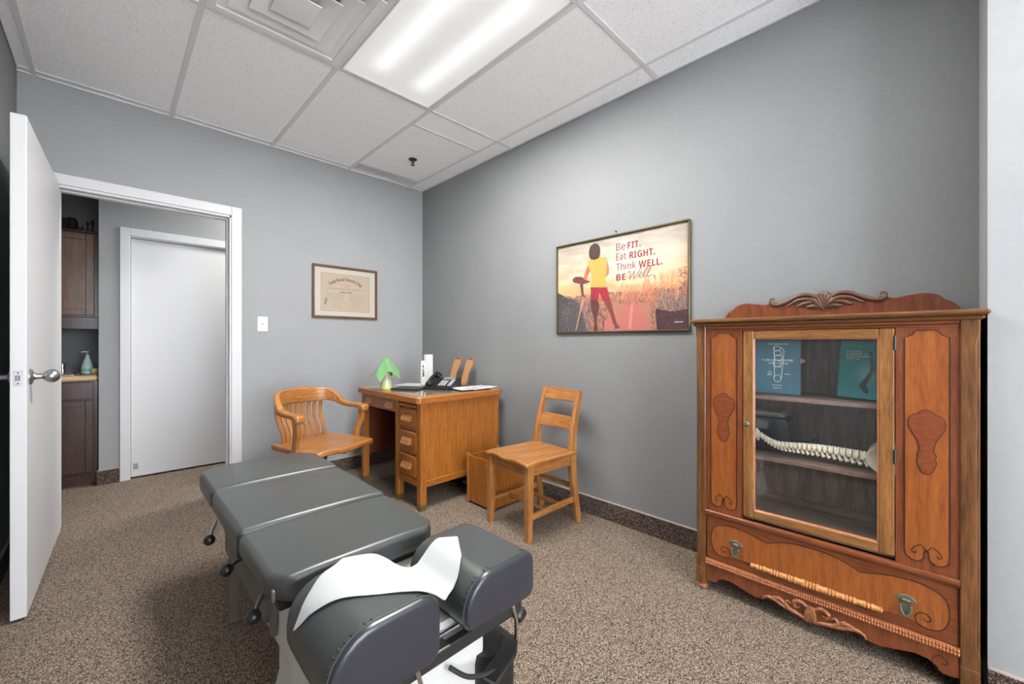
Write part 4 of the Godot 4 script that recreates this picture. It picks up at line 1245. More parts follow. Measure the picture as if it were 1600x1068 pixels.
# ---------------------------------------------------------------- display cabinet
func mirror2(a: Array, mid: float) -> Array:
	var o := a.duplicate()
	for i in range(a.size() - 1, -1, -1): o.append(Vector2(2 * mid - a[i].x, a[i].y))
	return o
func scroll_tube(pts: Array, r0: float, r1: float, z: float) -> Geo:
	var s := smooth2(pts, 5)
	var p3 := []
	var rad := []
	for i in s.size():
		var f := i / float(s.size() - 1)
		p3.append(Vector3(s[i].x, s[i].y, z))
		rad.append(lerpf(r0, r1, f) * (0.55 + 0.45 * sin(PI * minf(1.0, f * 1.15))))
	return Geo.new().tube(p3, rad, 8)
func display_cabinet() -> void:
	var t := thing("display_cabinet", "antique carved wooden display cabinet with a glazed door", "cabinet", P(1.94, 0, 0.755), -90)
	var W := 0.87
	var mid := W / 2
	var Z := -0.305   # back
	# case
	for x in [0.0, 0.846]: part(t, "side_panel", Geo.new().bx(x, x + 0.024, 0.06, 1.2, Z, -0.02), M.cab_frame_y)
	part(t, "back_board", Geo.new().bx(0.024, 0.846, 0.06, 1.2, Z, Z + 0.012), M.cab_inside_y)
	part(t, "shelf", Geo.new().bx(0.025, 0.845, 0.889, 0.905, Z + 0.013, -0.036, 0.002), M.cab_inside_x)
	part(t, "shelf", Geo.new().bx(0.025, 0.845, 0.632, 0.648, Z + 0.013, -0.036, 0.002), M.cab_inside_x)
	part(t, "case_floor", Geo.new().bx(0.025, 0.845, 0.375, 0.393, Z + 0.013, -0.022), M.cab_inside_x)
	part(t, "back_batten", Geo.new().bx(0.025, 0.845, 0.393, 0.425, Z + 0.012, Z + 0.024, 0.004), M.cab_inside_x)
	part(t, "case_bottom", Geo.new().bx(0.025, 0.845, 0.13, 0.145, Z + 0.013, -0.022), M.cab_inside_x)
	# corner posts with stopped chamfer, foot
	for s in [0, 1]:
		var x0: float = 0.0 if s == 0 else 0.827
		var x1: float = x0 + 0.043
		var ed: float = x0 if s == 0 else x1
		var inn: float = x1 if s == 0 else x0
		var sg: float = 1.0 if s == 0 else -1.0
		part(t, "corner_post", Geo.new().bx(x0, x1, 0.03, 1.205, -0.045, -0.008, 0.002), M.cab_frame_y)
		var pts := [Vector2(inn, 0.1), Vector2(inn, 1.205), Vector2(ed, 1.205), Vector2(ed, 1.165), Vector2(ed + sg * 0.004, 1.152), Vector2(ed + sg * 0.008, 1.13), Vector2(ed + sg * 0.008, 0.17), Vector2(ed + sg * 0.004, 0.155), Vector2(ed, 0.145), Vector2(ed, 0.1)]
		part(t, "post_face", Geo.new().prism(pv(pts), -0.008, 0.004, 0.002), M.cab_frame_y)
		part(t, "bracket_foot", Geo.new().bx(minf(inn, ed), maxf(inn, ed), 0.03, 0.1, -0.008, 0.004, 0.002), M.cab_frame_y)
		for z in [-0.022, Z + 0.03]:
			part(t, "turned_foot", Geo.new().lathe([Vector2(0, 0), Vector2(0.016, 0), Vector2(0.021, 0.006), Vector2(0.022, 0.014), Vector2(0.017, 0.02), Vector2(0.02, 0.026), Vector2(0.02, 0.031), Vector2(0, 0.031)], 18, Vector3((x0 + x1) / 2, 0, z)), M.cab_rope)
		part(t, "rear_post", Geo.new().bx(x0, x1, 0.03, 0.4, Z, Z + 0.04, 0.002), M.cab_frame_y)
	# top with moulded edge
	part(t, "top_board", Geo.new().bx(-0.02, W + 0.02, 1.218, 1.236, Z, 0.028, 0.006), M.cab_frame_x)
	part(t, "top_moulding", Geo.new().bx(-0.01, W + 0.01, 1.204, 1.219, Z, 0.016, 0.006), M.cab_frame_x)
	part(t, "frieze_moulding", Geo.new().bx(0.043, 0.827, 1.191, 1.204, -0.03, 0.004, 0.003).bx(0.043, 0.827, 1.183, 1.1905, -0.03, 0.0, 0.002), M.cab_red_x)
	# crest board
	var cr := []
	for q in [[0.111, 1.236], [0.135, 1.258], [0.16, 1.276], [0.17, 1.287], [0.198, 1.297], [0.24, 1.294], [0.28, 1.287], [0.311, 1.297], [0.341, 1.287], [0.399, 1.312], [0.454, 1.318], [0.474, 1.32]]:
		cr.append(Vector2(0.755 - (0.755 - q[0]) * 1.144, 1.133 + (q[1] - 1.133) * 1.144))
	cr[0].y = 1.236
	cr[-1].x = mid
	part(t, "crest_board", Geo.new().prism(pv(mirror2(smooth2(cr, 3), mid)), Z + 0.004, Z + 0.022, 0.003), M.cab_red_y)
	var zc := Z + 0.024
	var cv := Geo.new()
	for s in [1.0, -1.0]:
		for path in [[Vector2(0.012, 1.30), Vector2(0.04, 1.338), Vector2(0.085, 1.342), Vector2(0.135, 1.318), Vector2(0.172, 1.305), Vector2(0.198, 1.313), Vector2(0.2, 1.332), Vector2(0.188, 1.335), Vector2(0.185, 1.325)],
				[Vector2(0.014, 1.295), Vector2(0.045, 1.322), Vector2(0.09, 1.322), Vector2(0.12, 1.305), Vector2(0.134, 1.298)],
				[Vector2(0.014, 1.288), Vector2(0.04, 1.308), Vector2(0.072, 1.304), Vector2(0.092, 1.294), Vector2(0.098, 1.302)],
				[Vector2(0.012, 1.282), Vector2(0.032, 1.293), Vector2(0.055, 1.288), Vector2(0.062, 1.294)]]:
			var w := []
			for p in path: w.append(Vector2(mid + s * p.x, p.y))
			cv.join(scroll_tube(w, 0.011, 0.006, zc))
	part(t, "crest_scrolls", cv, M.cab_crest, 60)
	var shl := Geo.new()
	for k in 7:
		var a := (k - 3) * 0.3
		var o := Vector3(mid, 1.276, zc)
		var e := o + Vector3(sin(a) * 0.05, cos(a) * 0.078, 0.002)
		shl.tube([o, o.lerp(e, 0.5) + Vector3(0, 0, 0.004), e.lerp(o, 0.12) + Vector3(0, 0, 0.003), e], [0.005, 0.0085, 0.01, 0.003], 8)
	part(t, "crest_shell", shl, M.cab_crest, 60)
	# side fields with inlaid panels
	for s in [0, 1]:
		var fx0: float = 0.043 if s == 0 else 0.676
		var fx1: float = 0.194 if s == 0 else 0.827
		part(t, "side_field", Geo.new().bx(fx0, fx1, 0.372, 1.183, -0.02, -0.003), M.cab_red_y)
		var px := (fx0 + fx1) / 2
		var hwid := 0.053
		var o := [Vector2(-hwid, 0.43), Vector2(-hwid, 1.148), Vector2(-0.036, 1.156), Vector2(-0.031, 1.163), Vector2(-0.024, 1.172), Vector2(0, 1.172)]
		var oo := []
		for p in mirror2(o, 0.0): oo.append(p + Vector2(px, 0))
		var low := smooth2([Vector2(hwid, 0.43), Vector2(hwid - 0.004, 0.408), Vector2(0.026, 0.395), Vector2(0.008, 0.408), Vector2(0.005, 0.43), Vector2(0.0, 0.44)], 4)
		var lowp := []
		for p in low: lowp.append(p + Vector2(px, 0))
		for i in range(low.size() - 2, -1, -1): lowp.append(Vector2(px - low[i].x, low[i].y))
		var full := oo.duplicate()
		for i in range(1, lowp.size() - 1): full.append(lowp[i])
		var pn := part(t, "inlaid_panel", Geo.new().prism(pv(full), -0.003, -0.0015), M.cab_amber_y)
		var ln := Geo.new().ribbon(oo, 0.003, -0.002, -0.0006).ribbon(lowp, 0.0024, -0.002, -0.0006)
		for sg in [1.0, -1.0]:
			var sc := smooth2([Vector2(0.003, 0.437), Vector2(0.012, 0.452), Vector2(0.026, 0.444), Vector2(0.036, 0.428), Vector2(0.028, 0.421), Vector2(0.024, 0.429)], 4)
			var sw := []
			for p in sc: sw.append(Vector2(px + sg * p.x, p.y))
			ln.ribbon(sw, 0.0024, -0.002, -0.0005)
		part(pn, "inlay_line", ln, M.inlay)
		var md := [Vector2(0, 0.907), Vector2(-0.012, 0.902), Vector2(-0.02, 0.892), Vector2(-0.036, 0.884), Vector2(-0.043, 0.866), Vector2(-0.041, 0.843), Vector2(-0.022, 0.803), Vector2(-0.016, 0.772), Vector2(-0.022, 0.757), Vector2(-0.019, 0.745), Vector2(-0.023, 0.732), Vector2(-0.017, 0.712), Vector2(-0.01, 0.697), Vector2(0, 0.692)]
		var ms := smooth2(mirror2(md, 0.0), 3, true)
		var mm := []
		for p in ms: mm.append(p + Vector2(px, 0))
		part(pn, "medallion", Geo.new().prism(pv(mm), -0.0015, 0.001, 0.0008), M.cab_burl)
		mm.append(mm[0])
		part(pn, "inlay_line", Geo.new().ribbon(mm, 0.003, -0.0018, 0.0008), M.inlay)
	# glazed door
	var dr := Node3D.new()
	dr.name = "glazed_door"
	t.add_child(dr)
	for x in [0.197, 0.632]: part(dr, "stile", Geo.new().bx(x, x + 0.041, 0.388, 1.181, -0.02, 0.0, 0.003), M.cab_door_y)
	for y in [1.147, 0.388]: part(dr, "rail", Geo.new().bx(0.238, 0.632, y, y + 0.034, -0.02, -0.0003, 0.003), M.cab_door_x)
	for x in [0.236, 0.628]: part(dr, "glazing_bead", Geo.new().bx(x, x + 0.006, 0.42, 1.15, -0.012, -0.003, 0.002), M.cab_rope)
	for y in [1.144, 0.42]: part(dr, "glazing_bead", Geo.new().bx(0.242, 0.628, y, y + 0.006, -0.012, -0.003, 0.002), M.cab_rope)
	part(dr, "glass_pane", Geo.new().bx(0.236, 0.634, 0.42, 1.15, -0.0135, -0.0115), M.pane)
	part(dr, "door_knob", Geo.new().lathe([Vector2(0, 0), Vector2(0.007, 0), Vector2(0.006, 0.006), Vector2(0.011, 0.01), Vector2(0.012, 0.015), Vector2(0.008, 0.02), Vector2(0, 0.021)], 18, Vector3(0.214, 0.785, 0), Basis(Vector3.RIGHT, PI / 2)), M.brass_old)
	for y in [1.13, 0.735]: part(dr, "hinge", Geo.new().tube([Vector3(0.675, y - 0.025, 0.001), Vector3(0.675, y + 0.025, 0.001)], 0.0035, 8), M.dark_steel)
	# waist moulding
	part(t, "waist_moulding", Geo.new().sweep([Vector3(0.043, 0.362, -0.004), Vector3(0.827, 0.362, -0.004)], rect2(0.026, 0.02, 0.006, 3), Vector3.UP).bx(0.043, 0.827, 0.346, 0.353, -0.02, 0.003, 0.002), M.cab_red_x)
	part(t, "carcass_front", Geo.new().bx(0.043, 0.827, 0.14, 0.352, -0.03, -0.012), M.cab_red_x)
	# long drawer
	var dw := part(t, "drawer", Geo.new().bx(0.046, 0.824, 0.152, 0.344, -0.02, -0.004, 0.002), M.cab_red_x)
	var half := [Vector2(0.142, 0.186), Vector2(0.116, 0.178), Vector2(0.09, 0.184), Vector2(0.072, 0.208), Vector2(0.066, 0.25), Vector2(0.074, 0.29), Vector2(0.1, 0.312), Vector2(0.15, 0.323), Vector2(0.21, 0.318), Vector2(0.26, 0.305), Vector2(0.288, 0.297)]
	var arc := [Vector2(0.288, 0.297), Vector2(0.32, 0.313), Vector2(0.37, 0.327), Vector2(mid, 0.332)]
	var hp := smooth2(half, 4)
	hp.append_array(smooth2(arc, 4).slice(1))
	var outl := mirror2(hp, mid)
	var dp := part(dw, "inlaid_panel", Geo.new().prism(pv(outl), -0.004, -0.0025), M.cab_amber_y)
	var dl := Geo.new().ribbon(outl, 0.0026, -0.003, -0.0018)
	for s in [1.0, -1.0]:
		var sc := smooth2([Vector2(0.142, 0.186), Vector2(0.146, 0.205), Vector2(0.136, 0.223), Vector2(0.117, 0.225), Vector2(0.108, 0.21), Vector2(0.118, 0.2), Vector2(0.127, 0.208)], 4)
		var sw := []
		for p in sc: sw.append(Vector2(mid + s * (p.x - mid), p.y))
		dl.ribbon(sw, 0.0026, -0.003, -0.0017)
	dl.ribbon([Vector2(0.15, 0.188), Vector2(0.22, 0.189)], 0.002, -0.003, -0.0017).ribbon([Vector2(0.65, 0.189), Vector2(0.72, 0.188)], 0.002, -0.003, -0.0017)
	part(dp, "inlay_line", dl, M.inlay)
	# turned half spindle
	var prof := []
	var n := 84
	for i in n + 1:
		var f := i / float(n)
		var sf := absf(f - 0.5) * 2.0
		var r := 0.0105 + 0.0045 * (1.0 - sf)
		var ph := fmod(sf * 4.0, 1.0)
		if ph < 0.45: r *= 1.0 if i % 2 == 0 else 0.62
		else: r *= 1.02 - 0.3 * sin((ph - 0.45) / 0.55 * PI) * 0.8
		if i == 0 or i == n: r = 0.0
		prof.append(Vector2(r, f * 0.42))
	part(dw, "turned_spindle", Geo.new().lathe(prof, 14, Vector3(0.645, 0.19, 0.004), Basis(Vector3(0, 0, 1), PI / 2)), M.cab_turned, 30)
	for x in [0.168, W - 0.168]:
		var hd := part(dw, "drop_handle", Geo.new().prism(pv(smooth2([Vector2(x - 0.026, 0.25), Vector2(x - 0.02, 0.262), Vector2(x, 0.27), Vector2(x + 0.02, 0.262), Vector2(x + 0.026, 0.25), Vector2(x + 0.012, 0.244), Vector2(x + 0.01, 0.228), Vector2(x + 0.016, 0.214), Vector2(x + 0.004, 0.198), Vector2(x - 0.004, 0.198), Vector2(x - 0.016, 0.214), Vector2(x - 0.01, 0.228), Vector2(x - 0.012, 0.244)], 3, true)), -0.003, 0.0015, 0.001), M.brass_old)
		var bl := []
		for i in 13:
			var a := PI + PI * i / 12.0
			bl.append(Vector3(x + cos(a) * 0.013, 0.232 + sin(a) * 0.03, 0.007 + 0.004 * sin(PI * i / 12.0)))
		part(hd, "bail", Geo.new().tube(bl, 0.003, 8), M.brass_old)
		part(hd, "boss", Geo.new().ball(Vector3(x, 0.252, 0.003), Vector3(0.012, 0.006, 0.006), 6).ball(Vector3(x - 0.013, 0.233, 0.005), Vector3(0.004, 0.004, 0.005), 5).ball(Vector3(x + 0.013, 0.233, 0.005), Vector3(0.004, 0.004, 0.005), 5), M.brass_old)
	# beaded rope moulding
	part(t, "moulding_backing", Geo.new().bx(0.043, 0.827, 0.126, 0.15, -0.02, 0.002), M.cab_rope)
	var rp := Geo.new()
	for i in 98:
		for k in 2: rp.box(Vector3(0.0472 + i * 0.008, 0.132 + k * 0.0115, 0.004), Vector3(0.0066, 0.0098, 0.007), 0.0028)
	part(t, "rope_moulding", rp, M.cab_rope).set_meta("kind", "stuff")
	# shaped apron
	var ap := [Vector2(0.043, 0.128), Vector2(0.043, 0.052), Vector2(0.075, 0.048), Vector2(0.09, 0.053), Vector2(0.096, 0.066), Vector2(0.115, 0.078), Vector2(0.15, 0.08), Vector2(0.185, 0.07), Vector2(0.217, 0.061), Vector2(0.24, 0.056), Vector2(0.271, 0.06), Vector2(0.3, 0.075), Vector2(0.34, 0.066), Vector2(0.38, 0.055), Vector2(0.41, 0.047), Vector2(mid, 0.044)]
	part(t, "apron", Geo.new().prism(pv(mirror2(ap, mid)), -0.018, -0.002, 0.002), M.cab_red_y.duplicate())
	var al := Geo.new()
	for s in [1.0, -1.0]:
		var sc := smooth2([Vector2(0.082, 0.05), Vector2(0.1, 0.062), Vector2(0.104, 0.088), Vector2(0.09, 0.104), Vector2(0.073, 0.098), Vector2(0.072, 0.082), Vector2(0.084, 0.082)], 4)
		var sw := []
		for p in sc: sw.append(Vector2(mid + s * (p.x - mid), p.y))
		al.ribbon(sw, 0.002, -0.003, -0.0012)
	part(t, "apron_inlay", al, M.inlay)
	var ac := Geo.new()
	for s in [1.0, -1.0]:
		for path in [[Vector2(0.012, 0.1), Vector2(0.034, 0.112), Vector2(0.055, 0.1), Vector2(0.05, 0.084), Vector2(0.036, 0.088)],
				[Vector2(0.01, 0.05), Vector2(0.04, 0.058), Vector2(0.068, 0.066), Vector2(0.084, 0.082), Vector2(0.074, 0.094), Vector2(0.064, 0.086)],
				[Vector2(0.06, 0.062), Vector2(0.09, 0.068), Vector2(0.115, 0.078), Vector2(0.14, 0.082), Vector2(0.158, 0.074), Vector2(0.163, 0.062)],
				[Vector2(0.085, 0.076), Vector2(0.1, 0.09), Vector2(0.12, 0.088), Vector2(0.14, 0.084)]]:
			var w := []
			for p in path: w.append(Vector2(mid + s * p.x, p.y))
			ac.join(scroll_tube(w, 0.0095, 0.006, 0.0))
	for k in 5:
		var a := (k - 2) * 0.32
		ac.tube([Vector3(mid + sin(a) * 0.01, 0.108, 0.002), Vector3(mid + sin(a) * 0.02, 0.08, 0.006), Vector3(mid + sin(a) * 0.03, 0.045, 0.002)], [0.004, 0.0075, 0.003], 8)
	part(t, "apron_carving", ac, M.cab_carve, 60)

func cab_at(x: float, y: float, z: float) -> Vector3:
	return P(1.94 - z, y, 0.755 - x)
func scribble(im: Image, x0: int, x1: int, y: int, h: int, c: Color, r: RandomNumberGenerator) -> void:
	var x := x0
	while x < x1:
		var w := r.randi_range(2, 4)
		if r.randf() < 0.84:
			im.fill_rect(Rect2i(x, y + r.randi_range(0, h / 3), w - 1, h - r.randi_range(0, h / 3)), c)
			im.fill_rect(Rect2i(x, y + r.randi_range(0, h - 2), w, 2), c)
		x += w + 1
func cabinet_items() -> void:
	var r := RandomNumberGenerator.new()
	r.seed = 8
	# blue-grey book
	var b1 := thing("grey_blue_book", "slate blue hardcover book with white drawing on the upper cabinet shelf", "book", cab_at(0.292, 0.9075, -0.14), -90 + 2)
	var lean := Transform3D(Basis(Vector3.RIGHT, -0.06), Vector3.ZERO)
	part(b1, "cover", Geo.new().bx(-0.083, 0.083, 0.0, 0.232, -0.024, -0.02, 0.001).bx(-0.083, 0.083, 0.0, 0.232, -0.003, 0.0, 0.001).bx(-0.086, -0.081, 0, 0.232, -0.024, 0.0, 0.001).xf(lean), mat(c8(66, 104, 120), 0.45))
	part(b1, "pages", Geo.new().bx(-0.08, 0.079, 0.003, 0.229, -0.02, -0.003).xf(lean), M.paper)
	var im := Image.create(332, 464, false, Image.FORMAT_RGB8)
	im.fill(c8(84, 130, 148))
	var wh := c8(232, 238, 238)
	im.fill_rect(Rect2i(96, 28, 150, 5), wh)
	for q in [[160, 70, 26, 22], [166, 110, 30, 24], [172, 150, 28, 26], [164, 200, 30, 30], [168, 330, 26, 30]]:
		var pts := []
		for i in 25: pts.append(Vector2(q[0] + cos(TAU * i / 24.0) * q[2], q[1] + sin(TAU * i / 24.0) * q[3]))
		stroke(im, pts, 5, wh)
	stroke(im, [Vector2(140, 60), Vector2(144, 300), Vector2(140, 330)], 6, wh)
	stroke(im, [Vector2(192, 60), Vector2(214, 90), Vector2(198, 300), Vector2(196, 330)], 6, wh)
	stroke(im, smooth2([Vector2(90, 310), Vector2(120, 290), Vector2(110, 270), Vector2(96, 292), Vector2(126, 300)]), 4, wh)
	stroke(im, [Vector2(220, 290), Vector2(262, 292)], 5, wh)
	for q in [[50, 280, 160, 20], [100, 246, 188, 18], [140, 196, 220, 18], [128, 204, 384, 12], [134, 198, 410, 10]]: scribble(im, q[0], q[1], q[2], q[3], wh, r)
	var qd := QuadMesh.new()
	qd.size = Vector2(0.166, 0.232)
	put(b1, "cover_print", qd, print_mat(im, 0.45), lean * Transform3D(Basis.IDENTITY, Vector3(0, 0.116, 0.0004)))
	part(b1, "bookmark", Geo.new().prism(pv([Vector2(0.078, 0.13), Vector2(0.1, 0.144), Vector2(0.094, 0.152), Vector2(0.078, 0.158)]), -0.012, -0.0115, 0.0, lean), mat(c8(206, 164, 160), 0.7))
	# teal book
	var b2 := thing("teal_book", "bright teal paperback with a dark spine picture on the upper cabinet shelf", "book", cab_at(0.578, 0.908, -0.135), -90 - 8)
	var l2 := Transform3D(Basis(Vector3.RIGHT, -0.05) * Basis(Vector3(0, 0, 1), -0.05), Vector3(0, 0.005, 0))
	part(b2, "cover", Geo.new().bx(-0.081, 0.081, 0, 0.222, -0.018, 0.0, 0.001).xf(l2), mat(c8(34, 132, 142), 0.4))
	part(b2, "pages", Geo.new().bx(-0.079, 0.0815, 0.002, 0.2225, -0.016, -0.002).xf(l2), M.paper)
	var im2 := Image.create(324, 444, false, Image.FORMAT_RGB8)
	im2.fill(c8(46, 170, 180))
	for i in 26: oval(im2, Vector2(174, 250), Vector2(92 - i * 3, 122 - i * 4), c8(46 + i * 3, 170 + int(i * 1.6), 180 + int(i * 1.4)))
	for q in [[24, 140, 20, 7], [24, 200, 34, 6]]: scribble(im2, q[0], q[1], q[2], q[3], c8(120, 186, 192), r)
	for q in [[40, 130, 74, 12], [40, 172, 92, 12], [40, 196, 110, 12], [40, 120, 128, 12]]: scribble(im2, q[0], q[1], q[2], q[3], c8(214, 232, 232), r)
	var sp := smooth2([Vector2(186, 84), Vector2(198, 150), Vector2(206, 210), Vector2(186, 270), Vector2(162, 320), Vector2(156, 350), Vector2(174, 384), Vector2(184, 400)], 8)
	for i in sp.size():
		var w := 8.0 + 16.0 * minf(1.0, i / 40.0)
		if i > 46: w *= (sp.size() - i) / float(sp.size() - 46)
		fill_poly(im2, [sp[i] + Vector2(-w, -3), sp[i] + Vector2(w, -5), sp[i] + Vector2(w * 0.8, 1), sp[i] + Vector2(-w * 0.8, 3)], c8(44, 62, 70) if i % 2 == 0 else c8(72, 92, 98))
	var q2 := QuadMesh.new()
	q2.size = Vector2(0.161, 0.221)
	put(b2, "cover_print", q2, print_mat(im2, 0.4), l2 * Transform3D(Basis.IDENTITY, Vector3(0, 0.111, 0.0004)))
	# plastic spine with pelvis
	var s := thing("spine_model", "cream plastic spine model lying along the middle cabinet shelf", "spine model", cab_at(0.2, 0.648, -0.1), -90)
	var bone := mat(c8(222, 212, 190), 0.5)
	var x := 0.03
	for k in 24:
		var f := k / 23.0
		var rad := lerpf(0.0105, 0.021, f)
		var len := lerpf(0.0105, 0.0205, f)
		var y := 0.052 + 0.034 * pow(maxf(0.0, 1.0 - f * 3.2), 1.5) - 0.004 * sin(f * PI * 2.0)
		var g := Geo.new()
		var c := Vector3(x, y, 0)
		g.lathe([Vector2(0, -len * 0.42), Vector2(rad, -len * 0.42), Vector2(rad * 0.86, 0), Vector2(rad, len * 0.42), Vector2(0, len * 0.42)], 12, c, Basis(Vector3(0, 0, 1), PI / 2))
		var sd := Vector3(0.35, -0.72, 0.55).normalized()
		g.tube([c + sd * rad * 0.7, c + sd * (rad + len * 0.5), c + sd * (rad + len * 0.95) + Vector3(len * 0.15, 0, 0)], [rad * 0.36, rad * 0.26, rad * 0.42], 7)
		g.tube([c + Vector3(0, -rad * 0.3, rad * 0.6), c + Vector3(len * 0.1, -rad * 0.1, rad * 1.45)], [rad * 0.3, rad * 0.22], 6)
		g.tube([c + Vector3(0, -rad * 0.3, -rad * 0.6), c + Vector3(len * 0.1, -rad * 0.1, -rad * 1.45)], [rad * 0.3, rad * 0.22], 6)
		part(s, "vertebra", g, bone, 40)
		if k < 2:
			var ring := []
			for i in 15:
				var a := TAU * i / 14.0
				ring.append(c + Vector3(-0.006 - k * 0.004, cos(a) * 0.02 - 0.004, sin(a) * 0.019))
			part(s, "ring_vertebra", Geo.new().tube(ring, 0.0034, 6), bone, 50)
		x += len
	part(s, "sacrum", Geo.new().loft([[Vector3(x - 0.006, 0.062, -0.022), Vector3(x - 0.006, 0.062, 0.022), Vector3(x - 0.006, 0.03, 0.02), Vector3(x - 0.006, 0.03, -0.02)], [Vector3(x + 0.05, 0.03, -0.008), Vector3(x + 0.05, 0.03, 0.008), Vector3(x + 0.05, 0.018, 0.008), Vector3(x + 0.05, 0.018, -0.008)]]), bone, 30)
	for sg in [1.0, -1.0]:
		var g := Geo.new().ball(Vector3.ZERO, Vector3(0.052, 0.056, 0.007), 14)
		g.moved(func(p: Vector3) -> Vector3:
			p.z += 0.022 * (p.y / 0.056) * (p.y / 0.056) + 0.016 * (p.x / 0.05)
			if p.x > 0.0 and p.y < 0.0: p.x *= 0.72
			return p)
		part(s, "hip_bone", g.xf(Transform3D(Basis(Vector3.UP, 0.5 * sg) * Basis.from_scale(Vector3(1, 1, sg)), Vector3(x + 0.044, 0.06, 0.036 * sg))), bone, 60)
	# black case with pale lid, and a small lamp-like tool
	var cs := thing("black_case", "black instrument case with pale lid on the middle cabinet shelf", "case", cab_at(0.225, 0.6485, -0.215), -90)
	part(cs, "body", Geo.new().prism(pv([Vector2(-0.15, 0), Vector2(0.085, 0), Vector2(0.1, 0.05), Vector2(0.1, 0.13), Vector2(0.085, 0.15), Vector2(-0.15, 0.15)]), -0.07, 0.06, 0.006), M.black_plastic)
	part(cs, "lid", Geo.new().prism(pv([Vector2(-0.15, 0.151), Vector2(0.084, 0.151), Vector2(0.07, 0.17), Vector2(-0.15, 0.17)]), -0.065, 0.05, 0.01), mat(c8(150, 150, 146), 0.4))
	part(cs, "latch", Geo.new().bx(0.088, 0.1, 0.02, 0.045, 0.06, 0.066, 0.001), M.plastic_white)
	var tl := thing("metal_tool", "small dark knob-ended metal tool lying behind the spine model", "tool", cab_at(0.38, 0.6485, -0.22), -90)
	part(tl, "rod", Geo.new().tube([Vector3(-0.05, 0.05, 0), Vector3(0.03, 0.055, 0)], 0.004, 8), M.dark_steel)
	part(tl, "knob", Geo.new().ball(Vector3(0.035, 0.055, 0), Vector3(0.016, 0.016, 0.016), 8), M.black_plastic)
	part(tl, "stand", Geo.new().lathe([Vector2(0, 0), Vector2(0.03, 0), Vector2(0.03, 0.008), Vector2(0.008, 0.014), Vector2(0.007, 0.06), Vector2(0, 0.06)], 14, Vector3(-0.045, 0, 0)), M.dark_steel)

